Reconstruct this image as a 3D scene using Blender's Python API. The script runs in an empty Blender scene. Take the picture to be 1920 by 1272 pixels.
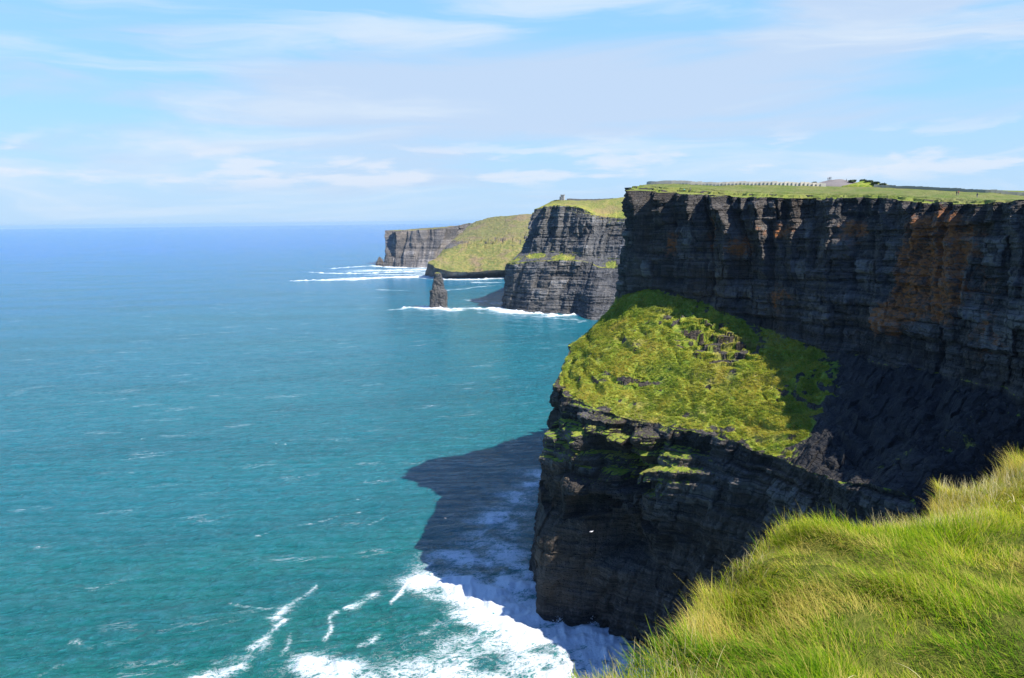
import bpy, math, random
import numpy as np
from mathutils import Matrix, Vector

# ------------------------------------------------------------------ camera, sky, sun, exposure
scene = bpy.context.scene
COL = scene.collection
W0, H0, FPX = 1920.0, 1272.0, 1464.0
PITCH = math.radians(8.604); ROLL = math.radians(0.663); CAMZ = 150.0
_F = np.array([0, math.cos(PITCH), -math.sin(PITCH)])
_U0 = np.array([0, math.sin(PITCH), math.cos(PITCH)])
_X = np.array([1.0, 0, 0])
_R = math.cos(ROLL)*_X - math.sin(ROLL)*_U0
_U = math.sin(ROLL)*_X + math.cos(ROLL)*_U0
cam_data = bpy.data.cameras.new('camera'); cam = bpy.data.objects.new('camera', cam_data); COL.objects.link(cam)
cam_data.sensor_width = 36.0; cam_data.lens = 36.0*FPX/W0
cam_data.clip_start = 0.1; cam_data.clip_end = 200000.0
m = Matrix(((_R[0], _U[0], -_F[0], 0), (_R[1], _U[1], -_F[1], 0), (_R[2], _U[2], -_F[2], CAMZ), (0, 0, 0, 1)))
cam.matrix_world = m
scene.camera = cam
scene.render.resolution_x = 1024; scene.render.resolution_y = 678

SUN = np.array([0.74, -0.485, 1.0]); SUN = SUN/np.linalg.norm(SUN)
sun_el = math.asin(SUN[2]); sun_az = math.atan2(SUN[0], SUN[1])      # azimuth clockwise from +Y
sd = bpy.data.lights.new('sun', 'SUN'); sd.energy = 4.5; sd.angle = math.radians(0.5); sd.color = (1.0, 0.95, 0.87)
so = bpy.data.objects.new('sun', sd); COL.objects.link(so)
so.rotation_euler = Vector(SUN).to_track_quat('Z', 'Y').to_euler()
so.location = (200, -200, 400)

scene.view_settings.view_transform = 'Standard'; scene.view_settings.look = 'None'
scene.view_settings.gamma = 1.0; scene.view_settings.exposure = 0.75
cy = scene.cycles
cy.max_bounces = 5; cy.diffuse_bounces = 2; cy.glossy_bounces = 2; cy.transmission_bounces = 2
cy.volume_bounces = 0; cy.transparent_max_bounces = 6
cy.use_denoising = True
try: cy.denoiser = 'OPENIMAGEDENOISE'
except Exception: pass
cy.sample_clamp_indirect = 6.0

# ------------------------------------------------------------------ node helper
class NT:
    def __init__(s, tree): s.t = tree; s.n = tree.nodes; s.l = tree.links
    def new(s, typ, **kw):
        nd = s.n.new(typ)
        for k, v in kw.items(): setattr(nd, k, v)
        return nd
    def put(s, sock, v):
        if v is None: return
        if isinstance(v, bpy.types.NodeSocket): s.l.new(v, sock)
        elif isinstance(v, (tuple, list)) and sock.type == 'RGBA' and len(v) == 3: sock.default_value = (*v, 1)
        else: sock.default_value = v
    def math(s, op, a, b=None, c=None, clamp=False):
        nd = s.new('ShaderNodeMath', operation=op, use_clamp=clamp)
        s.put(nd.inputs[0], a); s.put(nd.inputs[1], b); s.put(nd.inputs[2], c); return nd.outputs[0]
    def vmath(s, op, a, b=None):
        nd = s.new('ShaderNodeVectorMath', operation=op)
        s.put(nd.inputs[0], a); s.put(nd.inputs[1], b)
        return nd.outputs['Value'] if op in ('DOT_PRODUCT', 'LENGTH') else nd.outputs[0]
    def mix(s, f, a, b, blend='MIX'):
        nd = s.new('ShaderNodeMix', data_type='RGBA', blend_type=blend)
        s.put(nd.inputs[0], f); s.put(nd.inputs[6], a); s.put(nd.inputs[7], b); return nd.outputs[2]
    def ss(s, x, lo, hi, a=0.0, b=1.0):
        nd = s.new('ShaderNodeMapRange', interpolation_type='SMOOTHSTEP')
        s.put(nd.inputs[0], x); s.put(nd.inputs[1], lo); s.put(nd.inputs[2], hi); s.put(nd.inputs[3], a); s.put(nd.inputs[4], b)
        return nd.outputs[0]
    def lin(s, x, lo, hi, a=0.0, b=1.0):
        nd = s.new('ShaderNodeMapRange'); nd.clamp = True
        s.put(nd.inputs[0], x); s.put(nd.inputs[1], lo); s.put(nd.inputs[2], hi); s.put(nd.inputs[3], a); s.put(nd.inputs[4], b)
        return nd.outputs[0]
    def noise(s, vec, scale=1.0, detail=4.0, rough=0.55, dist=0.0, ntype='FBM', dim='3D'):
        nd = s.new('ShaderNodeTexNoise', noise_dimensions=dim)
        try: nd.noise_type = ntype
        except Exception: pass
        s.put(nd.inputs['Vector'], vec); nd.inputs['Scale'].default_value = scale
        nd.inputs['Detail'].default_value = detail; nd.inputs['Roughness'].default_value = rough
        nd.inputs['Distortion'].default_value = dist
        return nd.outputs[0]
    def voro(s, vec, scale=1.0, feature='F1', out=0, rnd=1.0):
        nd = s.new('ShaderNodeTexVoronoi', feature=feature)
        s.put(nd.inputs['Vector'], vec); nd.inputs['Scale'].default_value = scale
        nd.inputs['Randomness'].default_value = rnd
        return nd.outputs[out]
    def scale(s, vec, xyz):
        return s.vmath('MULTIPLY', vec, xyz)
    def attr(s, name, out='Fac'):
        return s.new('ShaderNodeAttribute', attribute_name=name).outputs[out]
    def bump(s, h, strength=1.0, dist=0.1, normal=None):
        nd = s.new('ShaderNodeBump'); nd.inputs['Strength'].default_value = strength
        nd.inputs['Distance'].default_value = dist; s.put(nd.inputs['Height'], h)
        if normal is not None: s.put(nd.inputs['Normal'], normal)
        return nd.outputs[0]

def material(name):
    mt = bpy.data.materials.new(name); mt.use_nodes = True
    nt = NT(mt.node_tree); nt.n.clear()
    out = nt.new('ShaderNodeOutputMaterial'); b = nt.new('ShaderNodeBsdfPrincipled')
    nt.l.new(b.outputs[0], out.inputs[0])
    return mt, nt, b, out

def plain(name, col, rough=0.8, var=0.25, scale=3.0):
    mt, nt, b, o = material(name)
    co = nt.new('ShaderNodeTexCoord').outputs['Object']
    n = nt.noise(co, scale, 4, 0.6)
    c2 = tuple(c*(1-var) for c in col); c1 = tuple(min(1, c*(1+var)) for c in col)
    nt.put(b.inputs['Base Color'], nt.mix(n, c2, c1)); b.inputs['Roughness'].default_value = rough
    return mt

# ------------------------------------------------------------------ world
world = bpy.data.worlds.new('World'); scene.world = world; world.use_nodes = True
nt = NT(world.node_tree); nt.n.clear()
wo = nt.new('ShaderNodeOutputWorld'); bg = nt.new('ShaderNodeBackground'); nt.l.new(bg.outputs[0], wo.inputs[0])
sky = nt.new('ShaderNodeTexSky', sky_type='NISHITA'); sky.sun_disc = False
sky.sun_elevation = sun_el; sky.sun_rotation = sun_az; sky.altitude = 100
sky.air_density = 1.0; sky.dust_density = 0.3; sky.ozone_density = 1.5
geo = nt.new('ShaderNodeTexCoord').outputs['Generated']
sep = nt.new('ShaderNodeSeparateXYZ'); nt.l.new(geo, sep.inputs[0])
zc = nt.math('MAXIMUM', sep.outputs[2], 0.0)
zz = nt.math('ADD', zc, 0.10)
cx = nt.math('DIVIDE', sep.outputs[0], zz); cyy = nt.math('DIVIDE', sep.outputs[1], zz)
comb = nt.new('ShaderNodeCombineXYZ'); nt.l.new(cx, comb.inputs[0]); nt.l.new(cyy, comb.inputs[1])
pl = comb.outputs[0]
azx = nt.math('DIVIDE', sep.outputs[0], nt.math('MAXIMUM', sep.outputs[1], 0.05))   # tan azimuth
comb2 = nt.new('ShaderNodeCombineXYZ'); nt.l.new(azx, comb2.inputs[0]); nt.l.new(nt.math('MULTIPLY', zc, 3.2), comb2.inputs[1])
ang = comb2.outputs[0]
# warped coordinates for the streaky high cloud
w1 = nt.noise(nt.scale(ang, (2.0, 3.0, 1)), 1.0, 3, 0.5)
wv = nt.new('ShaderNodeCombineXYZ'); nt.l.new(nt.math('MULTIPLY', w1, 0.5), wv.inputs[0]); nt.l.new(nt.math('MULTIPLY', w1, 0.28), wv.inputs[1])
aw = nt.vmath('ADD', ang, wv.outputs[0])
n1 = nt.noise(nt.scale(aw, (1.5, 4.6, 1)), 1.0, 7, 0.52, 0.25)         # broad lavender sheets
n2 = nt.noise(nt.scale(nt.vmath('ADD', aw, (5.2, 1.7, 0)), (1.9, 5.6, 1)), 1.0, 8, 0.60, 0.35)   # thin streaks
n3 = nt.noise(nt.scale(nt.vmath('ADD', ang, (3.1, 7.7, 0)), (7.0, 11.0, 1)), 1.0, 7, 0.55, 0.2)  # low puffs
def blob(cxv, cyv, rx, ry, tilt=0.0):
    # soft region of sky: centre (tan az, elevation sine), radii
    dx = nt.math('DIVIDE', nt.math('SUBTRACT', azx, cxv), rx)
    dy0 = nt.math('SUBTRACT', zc, cyv)
    dy = nt.math('DIVIDE', nt.math('SUBTRACT', dy0, nt.math('MULTIPLY', nt.math('SUBTRACT', azx, cxv), tilt)), ry)
    q = nt.math('ADD', nt.math('MULTIPLY', dx, dx), nt.math('MULTIPLY', dy, dy))
    return nt.math('POWER', 2.718, nt.math('MULTIPLY', q, -1.0))
sheet = blob(0.10, 0.150, 0.50, 0.060, 0.03)
sheet2 = blob(0.45, 0.225, 0.26, 0.040, 0.16)
clear = nt.math('MAXIMUM', blob(-0.50, 0.262, 0.42, 0.030, 0.0), nt.math('MULTIPLY', blob(0.60, 0.150, 0.14, 0.04, 0.1), 0.55))
sheetm = nt.math('SUBTRACT', nt.math('MAXIMUM', sheet, nt.math('MULTIPLY', sheet2, 0.9)), nt.math('MULTIPLY', clear, 0.9))
lav = nt.ss(nt.math('ADD', n1, nt.math('MULTIPLY', sheetm, 0.36)), 0.50, 0.72)
white = nt.ss(nt.math('ADD', n2, nt.math('SUBTRACT', nt.math('MULTIPLY', blob(0.02, 0.262, 0.26, 0.045, 0.12), 0.20), nt.math('MULTIPLY', clear, 0.14))), 0.47, 0.72)
lowm = nt.math('MULTIPLY', nt.ss(zc, 0.030, 0.055), nt.ss(zc, 0.12, 0.07))
puff = nt.math('MULTIPLY', nt.ss(n3, 0.50, 0.62), lowm)
skyc = nt.mix(1.0, sky.outputs[0], (0.90, 1.05, 1.25), 'MULTIPLY')
skyc = nt.mix(nt.ss(zc, 0.18, 0.40), skyc, nt.mix(1.0, sky.outputs[0], (0.84, 1.12, 1.50), 'MULTIPLY'))
front = nt.ss(sep.outputs[1], -0.25, 0.35)
skyc = nt.mix(front, nt.mix(1.0, skyc, (0.50, 0.62, 0.80), 'MULTIPLY'), nt.mix(nt.ss(zc, 0.46, 0.22, 0.0, 0.8), skyc, (1.95, 3.9, 5.7)))
horiz = nt.math('MULTIPLY', nt.ss(zc, 0.17, 0.01), front)
c = nt.mix(nt.math('MULTIPLY', horiz, 0.80), skyc, (3.05, 4.15, 5.5))
hi = nt.math('MULTIPLY', nt.ss(zc, 0.50, 0.26), front)
lav = nt.math('MULTIPLY', lav, hi); white = nt.math('MULTIPLY', white, hi)
c = nt.mix(nt.math('MULTIPLY', lav, 0.85), c, (3.35, 4.1, 5.3))
c = nt.mix(nt.math('MULTIPLY', white, 0.75), c, (4.2, 4.85, 5.6))
c = nt.mix(nt.math('MULTIPLY', puff, 0.65), c, (4.7, 5.0, 5.6))
nt.put(bg.inputs[0], c); bg.inputs[1].default_value = 0.105

# ------------------------------------------------------------------ pixel rays, used once to survey where things stand
def ray(px, py):
    v = _F + _R*((px-W0/2)/FPX) - _U*((py-H0/2)/FPX)
    return v
def P(px, py, Y):
    v = ray(px, py); return np.array([v[0]*Y/v[1], Y, CAMZ + v[2]*Y/v[1]])
def PZ(px, py, z=0.0):
    v = ray(px, py); t = (z-CAMZ)/v[2]; return np.array([v[0]*t, v[1]*t, z])

# ------------------------------------------------------------------ numpy noise
def _hash(ix, iy, iz, seed=0):
    h = (ix.astype(np.uint32)*np.uint32(374761393) + iy.astype(np.uint32)*np.uint32(668265263)
         + iz.astype(np.uint32)*np.uint32(2147483647) + np.uint32(seed*1013904223 & 0xffffffff))
    h = (h ^ (h >> np.uint32(13)))*np.uint32(1274126177)
    h = (h ^ (h >> np.uint32(16)))*np.uint32(2246822519)
    return ((h ^ (h >> np.uint32(15))).astype(np.float64))/4294967295.0
def _i(a): return a.astype(np.int64) & 0xffffffff
def rnd(ix, iy=0, iz=0, seed=0):
    ix, iy, iz = np.broadcast_arrays(ix, iy, iz)
    return _hash(_i(ix), _i(iy), _i(iz), seed)
def vnoise(x, y, z, seed=0):
    x, y, z = np.broadcast_arrays(np.asarray(x, float), np.asarray(y, float), np.asarray(z, float))
    x0, y0, z0 = np.floor(x), np.floor(y), np.floor(z)
    fx, fy, fz = x-x0, y-y0, z-z0
    fx = fx*fx*fx*(fx*(fx*6-15)+10); fy = fy*fy*fy*(fy*(fy*6-15)+10); fz = fz*fz*fz*(fz*(fz*6-15)+10)
    r = 0
    for dx in (0, 1):
        for dy in (0, 1):
            for dz in (0, 1):
                w = (fx if dx else 1-fx)*(fy if dy else 1-fy)*(fz if dz else 1-fz)
                r = r + w*rnd(x0+dx, y0+dy, z0+dz, seed)
    return r*2-1
def fbm(x, y, z, octv=4, seed=0, gain=0.5, lac=2.03):
    a, s, t = 1.0, 0.0, 0.0
    for o in range(octv):
        s = s + a*vnoise(x*lac**o, y*lac**o, z*lac**o, seed+o*17); t += a; a *= gain
    return s/t*1.5
def ridged(x, y, z, octv=4, seed=0):
    a, s, t = 1.0, 0.0, 0.0
    for o in range(octv):
        s = s + a*(1-np.abs(vnoise(x*2.1**o, y*2.1**o, z*2.1**o, seed+o*13))*2); t += a; a *= 0.5
    return s/t
def sst(x, a, b):
    t = np.clip((x-a)/(b-a), 0, 1); return t*t*(3-2*t)
def saw(s, z, w, seed, hz=40.0):
    """joint-bounded prows: each swells slowly along the coast, then breaks back on a steep face"""
    u = s/w + 0.35*vnoise(s/(w*2.5), z/hz, 0, seed) + 0.18*vnoise(s/(w*.6), z/(hz*.35), 4, seed+2)
    k = np.floor(u); f = u-k; cut = 0.70+0.22*rnd(k, 5, 0, seed)
    A = 0.25+0.95*rnd(k, 1, np.floor(z/hz+3*rnd(k, 2, 0, seed)), seed)
    return A*(np.where(f < cut, f/cut, (1-f)/(1-cut))-0.5)
def blocky(s, z, h, w, seed):
    """fractured beds: random offset per block of each layer; soft joints"""
    zz = z/h + 0.35*vnoise(s/(w*9), z/(h*5), 0, seed+5)
    k = np.floor(zz); fz = zz-k
    wl = w*(0.6+0.9*rnd(k, 3, 0, seed))
    u = s/wl + rnd(k, 7, 0, seed)*9 + 0.25*vnoise(s/w, z/h*0.5, 3, seed+9)
    i = np.floor(u); fu = u-i
    d = rnd(i, k, 1, seed)*2-1
    lay = rnd(k, 11, 2, seed)*2-1
    crack = np.minimum(np.minimum(fz, 1-fz)*h, np.minimum(fu, 1-fu)*wl)
    return 0.95*d+0.28*lay - 0.5*(1-sst(crack, 0.0, 0.12*h))

# ------------------------------------------------------------------ mesh helpers
def mesh_from(name, verts, faces, mats, parent=None, attrs=None, smooth=True, corner_cols=None):
    """verts (n,3) array; faces (m,4) or (m,3) array"""
    me = bpy.data.meshes.new(name)
    verts = np.ascontiguousarray(verts, dtype=np.float32); faces = np.asarray(faces, dtype=np.int32)
    k = faces.shape[1]
    me.vertices.add(len(verts)); me.vertices.foreach_set('co', verts.ravel())
    me.loops.add(faces.size); me.loops.foreach_set('vertex_index', faces.ravel())
    me.polygons.add(len(faces))
    me.polygons.foreach_set('loop_start', np.arange(0, faces.size, k, dtype=np.int32))
    try: me.polygons.foreach_set('loop_total', np.full(len(faces), k, dtype=np.int32))
    except Exception: pass
    me.polygons.foreach_set('use_smooth', np.full(len(faces), smooth, dtype=bool))
    me.update(calc_edges=True)
    for an, av in (attrs or {}).items():
        av = np.asarray(av, dtype=np.float32)
        if av.ndim == 1:
            a = me.attributes.new(an, 'FLOAT', 'POINT'); a.data.foreach_set('value', av)
        else:
            a = me.attributes.new(an, 'FLOAT_VECTOR', 'POINT'); a.data.foreach_set('vector', av.ravel())
    for mt in (mats if isinstance(mats, (list, tuple)) else [mats]): me.materials.append(mt)
    ob = bpy.data.objects.new(name, me); COL.objects.link(ob)
    if parent is not None: ob.parent = parent
    return ob
def grid_faces(nu, nv):
    a = np.arange(nu*nv).reshape(nu, nv)
    return np.stack([a[:-1, :-1], a[1:, :-1], a[1:, 1:], a[:-1, 1:]], -1).reshape(-1, 4)
def tag(o, label=None, cat=None, group=None, kind=None):
    if label: o['label'] = label
    if cat: o['category'] = cat
    if group: o['group'] = group
    if kind: o['kind'] = kind
    return o
def empty(name, loc=(0, 0, 0), rz=0.0):
    o = bpy.data.objects.new(name, None); COL.objects.link(o); o.location = loc; o.rotation_euler = (0, 0, rz)
    o.empty_display_size = 0.5
    return o
class MB:
    """collects simple shapes for one mesh"""
    def __init__(s): s.v = []; s.f = []
    def add(s, vs, fs):
        b = len(s.v); s.v += [tuple(map(float, v)) for v in vs]; s.f += [tuple(b+i for i in f) for f in fs]
    def box(s, c, size, rz=0.0, taper=1.0, skew=(0, 0)):
        hx, hy, hz = size[0]/2, size[1]/2, size[2]/2
        cs, sn = math.cos(rz), math.sin(rz); vs = []
        for k, (dz, t) in enumerate(((-hz, 1.0), (hz, taper))):
            for dx, dy in ((-hx, -hy), (hx, -hy), (hx, hy), (-hx, hy)):
                x, y = dx*t + (skew[0] if k else 0), dy*t + (skew[1] if k else 0)
                vs.append((c[0]+x*cs-y*sn, c[1]+x*sn+y*cs, c[2]+dz))
        s.add(vs, [(0, 3, 2, 1), (4, 5, 6, 7), (0, 1, 5, 4), (1, 2, 6, 5), (2, 3, 7, 6), (3, 0, 4, 7)])
    def loft(s, rings):
        """rings: list of equal-length point lists"""
        n = len(rings[0]); b = len(s.v)
        for r in rings: s.v += [tuple(map(float, p)) for p in r]
        for i in range(len(rings)-1):
            for j in range(n):
                k = (j+1) % n
                s.f.append((b+i*n+j, b+i*n+k, b+(i+1)*n+k, b+(i+1)*n+j))
        s.f.append(tuple(b+j for j in range(n-1, -1, -1))); e = b+(len(rings)-1)*n
        s.f.append(tuple(e+j for j in range(n)))
    def build(s, name, mat, parent=None, smooth=False):
        me = bpy.data.meshes.new(name); me.from_pydata(s.v, [], s.f); me.update()
        me.polygons.foreach_set('use_smooth', np.full(len(me.polygons), smooth, dtype=bool))
        me.materials.append(mat); o = bpy.data.objects.new(name, me); COL.objects.link(o)
        if parent is not None: o.parent = parent
        return o

# ------------------------------------------------------------------ materials
def land_material(name, dark, light, brown, near=True, detail=1.0, gmul=None):
    mt, nt, b, out = material(name)
    g = nt.new('ShaderNodeNewGeometry'); pos = g.outputs['Position']
    nz = nt.new('ShaderNodeSeparateXYZ'); nt.l.new(g.outputs['Normal'], nz.inputs[0]); nzz = nz.outputs[2]
    k = detail
    # ---- rock
    bed = nt.noise(nt.scale(pos, (0.03*k, 0.03*k, 0.9*k)), 1.0, 5, 0.6, 0.3)
    bed2 = nt.noise(nt.scale(pos, (0.05*k, 0.05*k, 2.6*k)), 1.0, 4, 0.65)
    joint = nt.noise(nt.scale(pos, (1.3*k, 1.3*k, 0.12*k)), 1.0, 4, 0.6, 0.2)
    big = nt.noise(pos, 0.045*k, 4, 0.6)
    cell = nt.voro(nt.scale(pos, (0.45*k, 0.45*k, 0.75*k)), 1.0, 'F1', 1)
    cellv = nt.new('ShaderNodeSeparateColor'); nt.l.new(cell, cellv.inputs[0])
    edge = nt.voro(nt.scale(pos, (0.45*k, 0.45*k, 0.75*k)), 1.0, 'DISTANCE_TO_EDGE', 0)
    rock = nt.mix(nt.ss(bed, 0.32, 0.68), dark, light)
    rock = nt.mix(nt.math('MULTIPLY', nt.ss(big, 0.40, 0.66), 0.75), rock, brown)
    rock = nt.mix(nt.math('MULTIPLY', nt.ss(joint, 0.5, 0.75), 0.5), rock, tuple(c*1.7 for c in light))
    rock = nt.mix(nt.math('MULTIPLY', cellv.outputs[0], 0.35), rock, dark)
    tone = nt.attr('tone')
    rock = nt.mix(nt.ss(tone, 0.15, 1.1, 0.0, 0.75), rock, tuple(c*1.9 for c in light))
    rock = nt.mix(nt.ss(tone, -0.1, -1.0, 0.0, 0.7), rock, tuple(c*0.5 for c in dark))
    drip = nt.ss(nt.noise(nt.scale(pos, (0.5*k, 0.5*k, 0.035*k)), 1.0, 5, 0.65, 0.3), 0.52, 0.66)
    rock = nt.mix(nt.math('MULTIPLY', drip, 0.55), rock, tuple(c*0.45 for c in dark))
    pale = nt.math('MULTIPLY', nt.ss(nt.noise(nt.scale(pos, (0.8*k, 0.8*k, 0.45*k)), 1.0, 5, 0.7), 0.56, 0.72), nt.ss(nt.noise(pos, 0.07*k, 3, 0.6), 0.40, 0.6))
    rock = nt.mix(nt.math('MULTIPLY', pale, 0.55), rock, tuple(min(.5, c*2.2) for c in light))
    # thin horizontal seams of dark shale (a real layer in the rock)
    seam = nt.ss(bed2, 0.44, 0.36)
    rock = nt.mix(nt.math('MULTIPLY', seam, 0.75), rock, tuple(c*0.5 for c in dark))
    # rust and lichen stains
    st = nt.attr('stain')
    rust = nt.math('MULTIPLY', nt.ss(nt.math('ADD', nt.noise(nt.scale(pos, (.16, .16, .22)), 1.0, 5, 0.7, .4), nt.math('MULTIPLY', st, 0.46)), 0.58, 0.84), 0.95)
    rust = nt.math('MULTIPLY', rust, nt.ss(st, 0.02, 0.3))
    rust = nt.math('MULTIPLY', rust, nt.ss(nt.noise(nt.scale(pos, (.35, .35, .9)), 1.0, 5, .7, .3), .38, .60, .15, 1.0))
    rock = nt.mix(rust, rock, (0.38, 0.135, 0.032))
    lich = nt.ss(nt.noise(nt.scale(pos, (0.6*k, 0.6*k, 0.35*k)), 1.0, 5, 0.7), 0.62, 0.74)
    rock = nt.mix(nt.math('MULTIPLY', lich, 0.5), rock, (0.115, 0.10, 0.035))
    sc = nt.attr('scree')
    rock = nt.mix(sc, rock, nt.mix(nt.noise(pos, 1.4, 4, 0.8), (0.016, 0.016, 0.017), (0.042, 0.040, 0.040)))
    # ---- grass
    ga = nt.noise(pos, 0.05*k, 5, 0.6, 0.4); gb = nt.noise(pos, 0.45*k, 5, 0.7, 0.5); gc = nt.noise(nt.scale(pos, (1.8*k, 1.8*k, 0.7*k)), 1.0, 4, 0.7)
    grass = nt.mix(nt.ss(gb, 0.35, 0.66), (0.150, 0.240, 0.020), (0.345, 0.350, 0.048))
    grass = nt.mix(nt.math('MULTIPLY', nt.ss(ga, 0.5, 0.66), 0.75), grass, (0.30, 0.235, 0.075))
    grass = nt.mix(nt.math('MULTIPLY', nt.ss(ga, 0.47, 0.32), 0.6), grass, (0.095, 0.18, 0.018))
    grass = nt.mix(nt.math('MULTIPLY', nt.ss(gc, 0.52, 0.75), 0.6), grass, (0.30, 0.30, 0.07))
    grass = nt.mix(nt.math('MULTIPLY', nt.ss(gc, 0.45, 0.28), 0.55), grass, (0.045, 0.075, 0.014))
    grass = nt.mix(nt.attr('lawn'), grass, nt.mix(nt.ss(nt.noise(pos, 0.12, 5, 0.7), 0.35, 0.65), (0.125, 0.170, 0.030), (0.200, 0.200, 0.060)))
    if gmul: grass = nt.mix(1.0, grass, gmul, 'MULTIPLY')
    # where grass holds: attribute, pulled about by noise and by how flat the ledge is
    gr = nt.attr('grass'); br = nt.noise(pos, 0.6*k, 4, 0.65)
    flat = nt.ss(nzz, 0.45, 0.80)
    gm = nt.math('ADD', gr, nt.math('MULTIPLY', nt.math('SUBTRACT', br, 0.5), 0.9))
    gm = nt.math('ADD', gm, nt.math('MULTIPLY', nt.math('SUBTRACT', flat, 0.55), nt.attr('ledge')))
    gm = nt.ss(gm, 0.40, 0.55)
    col = nt.mix(gm, rock, grass)
    nt.put(b.inputs['Base Color'], col)
    nt.put(b.inputs['Roughness'], nt.mix(gm, (0.72,)*3, (0.9,)*3))
    b.inputs['Specular IOR Level'].default_value = 0.25
    # ---- relief finer than the mesh
    hr = nt.math('ADD', nt.math('MULTIPLY', bed2, 0.9), nt.math('MULTIPLY', joint, 0.7))
    hr = nt.math('ADD', hr, nt.math('MULTIPLY', nt.ss(edge, 0.0, 0.10), 0.7))
    hr = nt.math('ADD', hr, nt.math('MULTIPLY', cellv.outputs[1], 0.6))
    hr = nt.math('ADD', hr, nt.math('MULTIPLY', nt.noise(pos, 2.2*k, 5, 0.7), 0.6))
    hg = nt.math('ADD', nt.math('MULTIPLY', gb, 1.2), nt.math('MULTIPLY', gc, 0.8))
    h = nt.new('ShaderNodeMix', data_type='FLOAT'); nt.put(h.inputs[0], gm); nt.put(h.inputs[2], hr); nt.put(h.inputs[3], hg)
    nt.put(b.inputs['Normal'], nt.bump(h.outputs[0], 0.9, 0.55/k))
    return mt

M_CLIFF = land_material('cliff_rock', (0.036, 0.033, 0.031), (0.118, 0.106, 0.092), (0.120, 0.086, 0.054))
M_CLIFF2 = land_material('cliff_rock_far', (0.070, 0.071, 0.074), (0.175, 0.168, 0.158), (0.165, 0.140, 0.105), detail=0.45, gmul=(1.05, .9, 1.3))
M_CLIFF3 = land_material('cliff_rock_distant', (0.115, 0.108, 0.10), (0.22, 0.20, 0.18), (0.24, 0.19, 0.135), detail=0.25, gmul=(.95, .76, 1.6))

# ------------------------------------------------------------------ coast builder
def catmull(ctrl, counts):
    """ctrl (n, ...) -> samples, centripetal-like tangents limited; returns samples and fractional station index"""
    n = len(ctrl); d = np.array([np.linalg.norm((ctrl[i+1]-ctrl[i]).reshape(-1, 3)[:, :2], axis=1).mean() for i in range(n-1)])+1e-6
    T = np.zeros_like(ctrl)
    for i in range(n):
        if 0 < i < n-1:
            T[i] = ((ctrl[i]-ctrl[i-1])/d[i-1]*d[i] + (ctrl[i+1]-ctrl[i])/d[i]*d[i-1])/(d[i]+d[i-1])
        elif i == 0: T[i] = (ctrl[1]-ctrl[0])/d[0]
        else: T[i] = (ctrl[-1]-ctrl[-2])/d[-1]
    out = []; st = []
    for i in range(n-1):
        t = np.linspace(0, 1, counts[i], endpoint=(i == n-2)).reshape((-1,)+(1,)*(ctrl.ndim-1))
        h00 = 2*t**3-3*t**2+1; h10 = t**3-2*t**2+t; h01 = -2*t**3+3*t**2; h11 = t**3-t**2
        out.append(h00*ctrl[i]+h10*T[i]*d[i]*0.9+h01*ctrl[i+1]+h11*T[i+1]*d[i]*0.9); st.append(i+t.ravel())
    return np.concatenate(out), np.concatenate(st)

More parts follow.
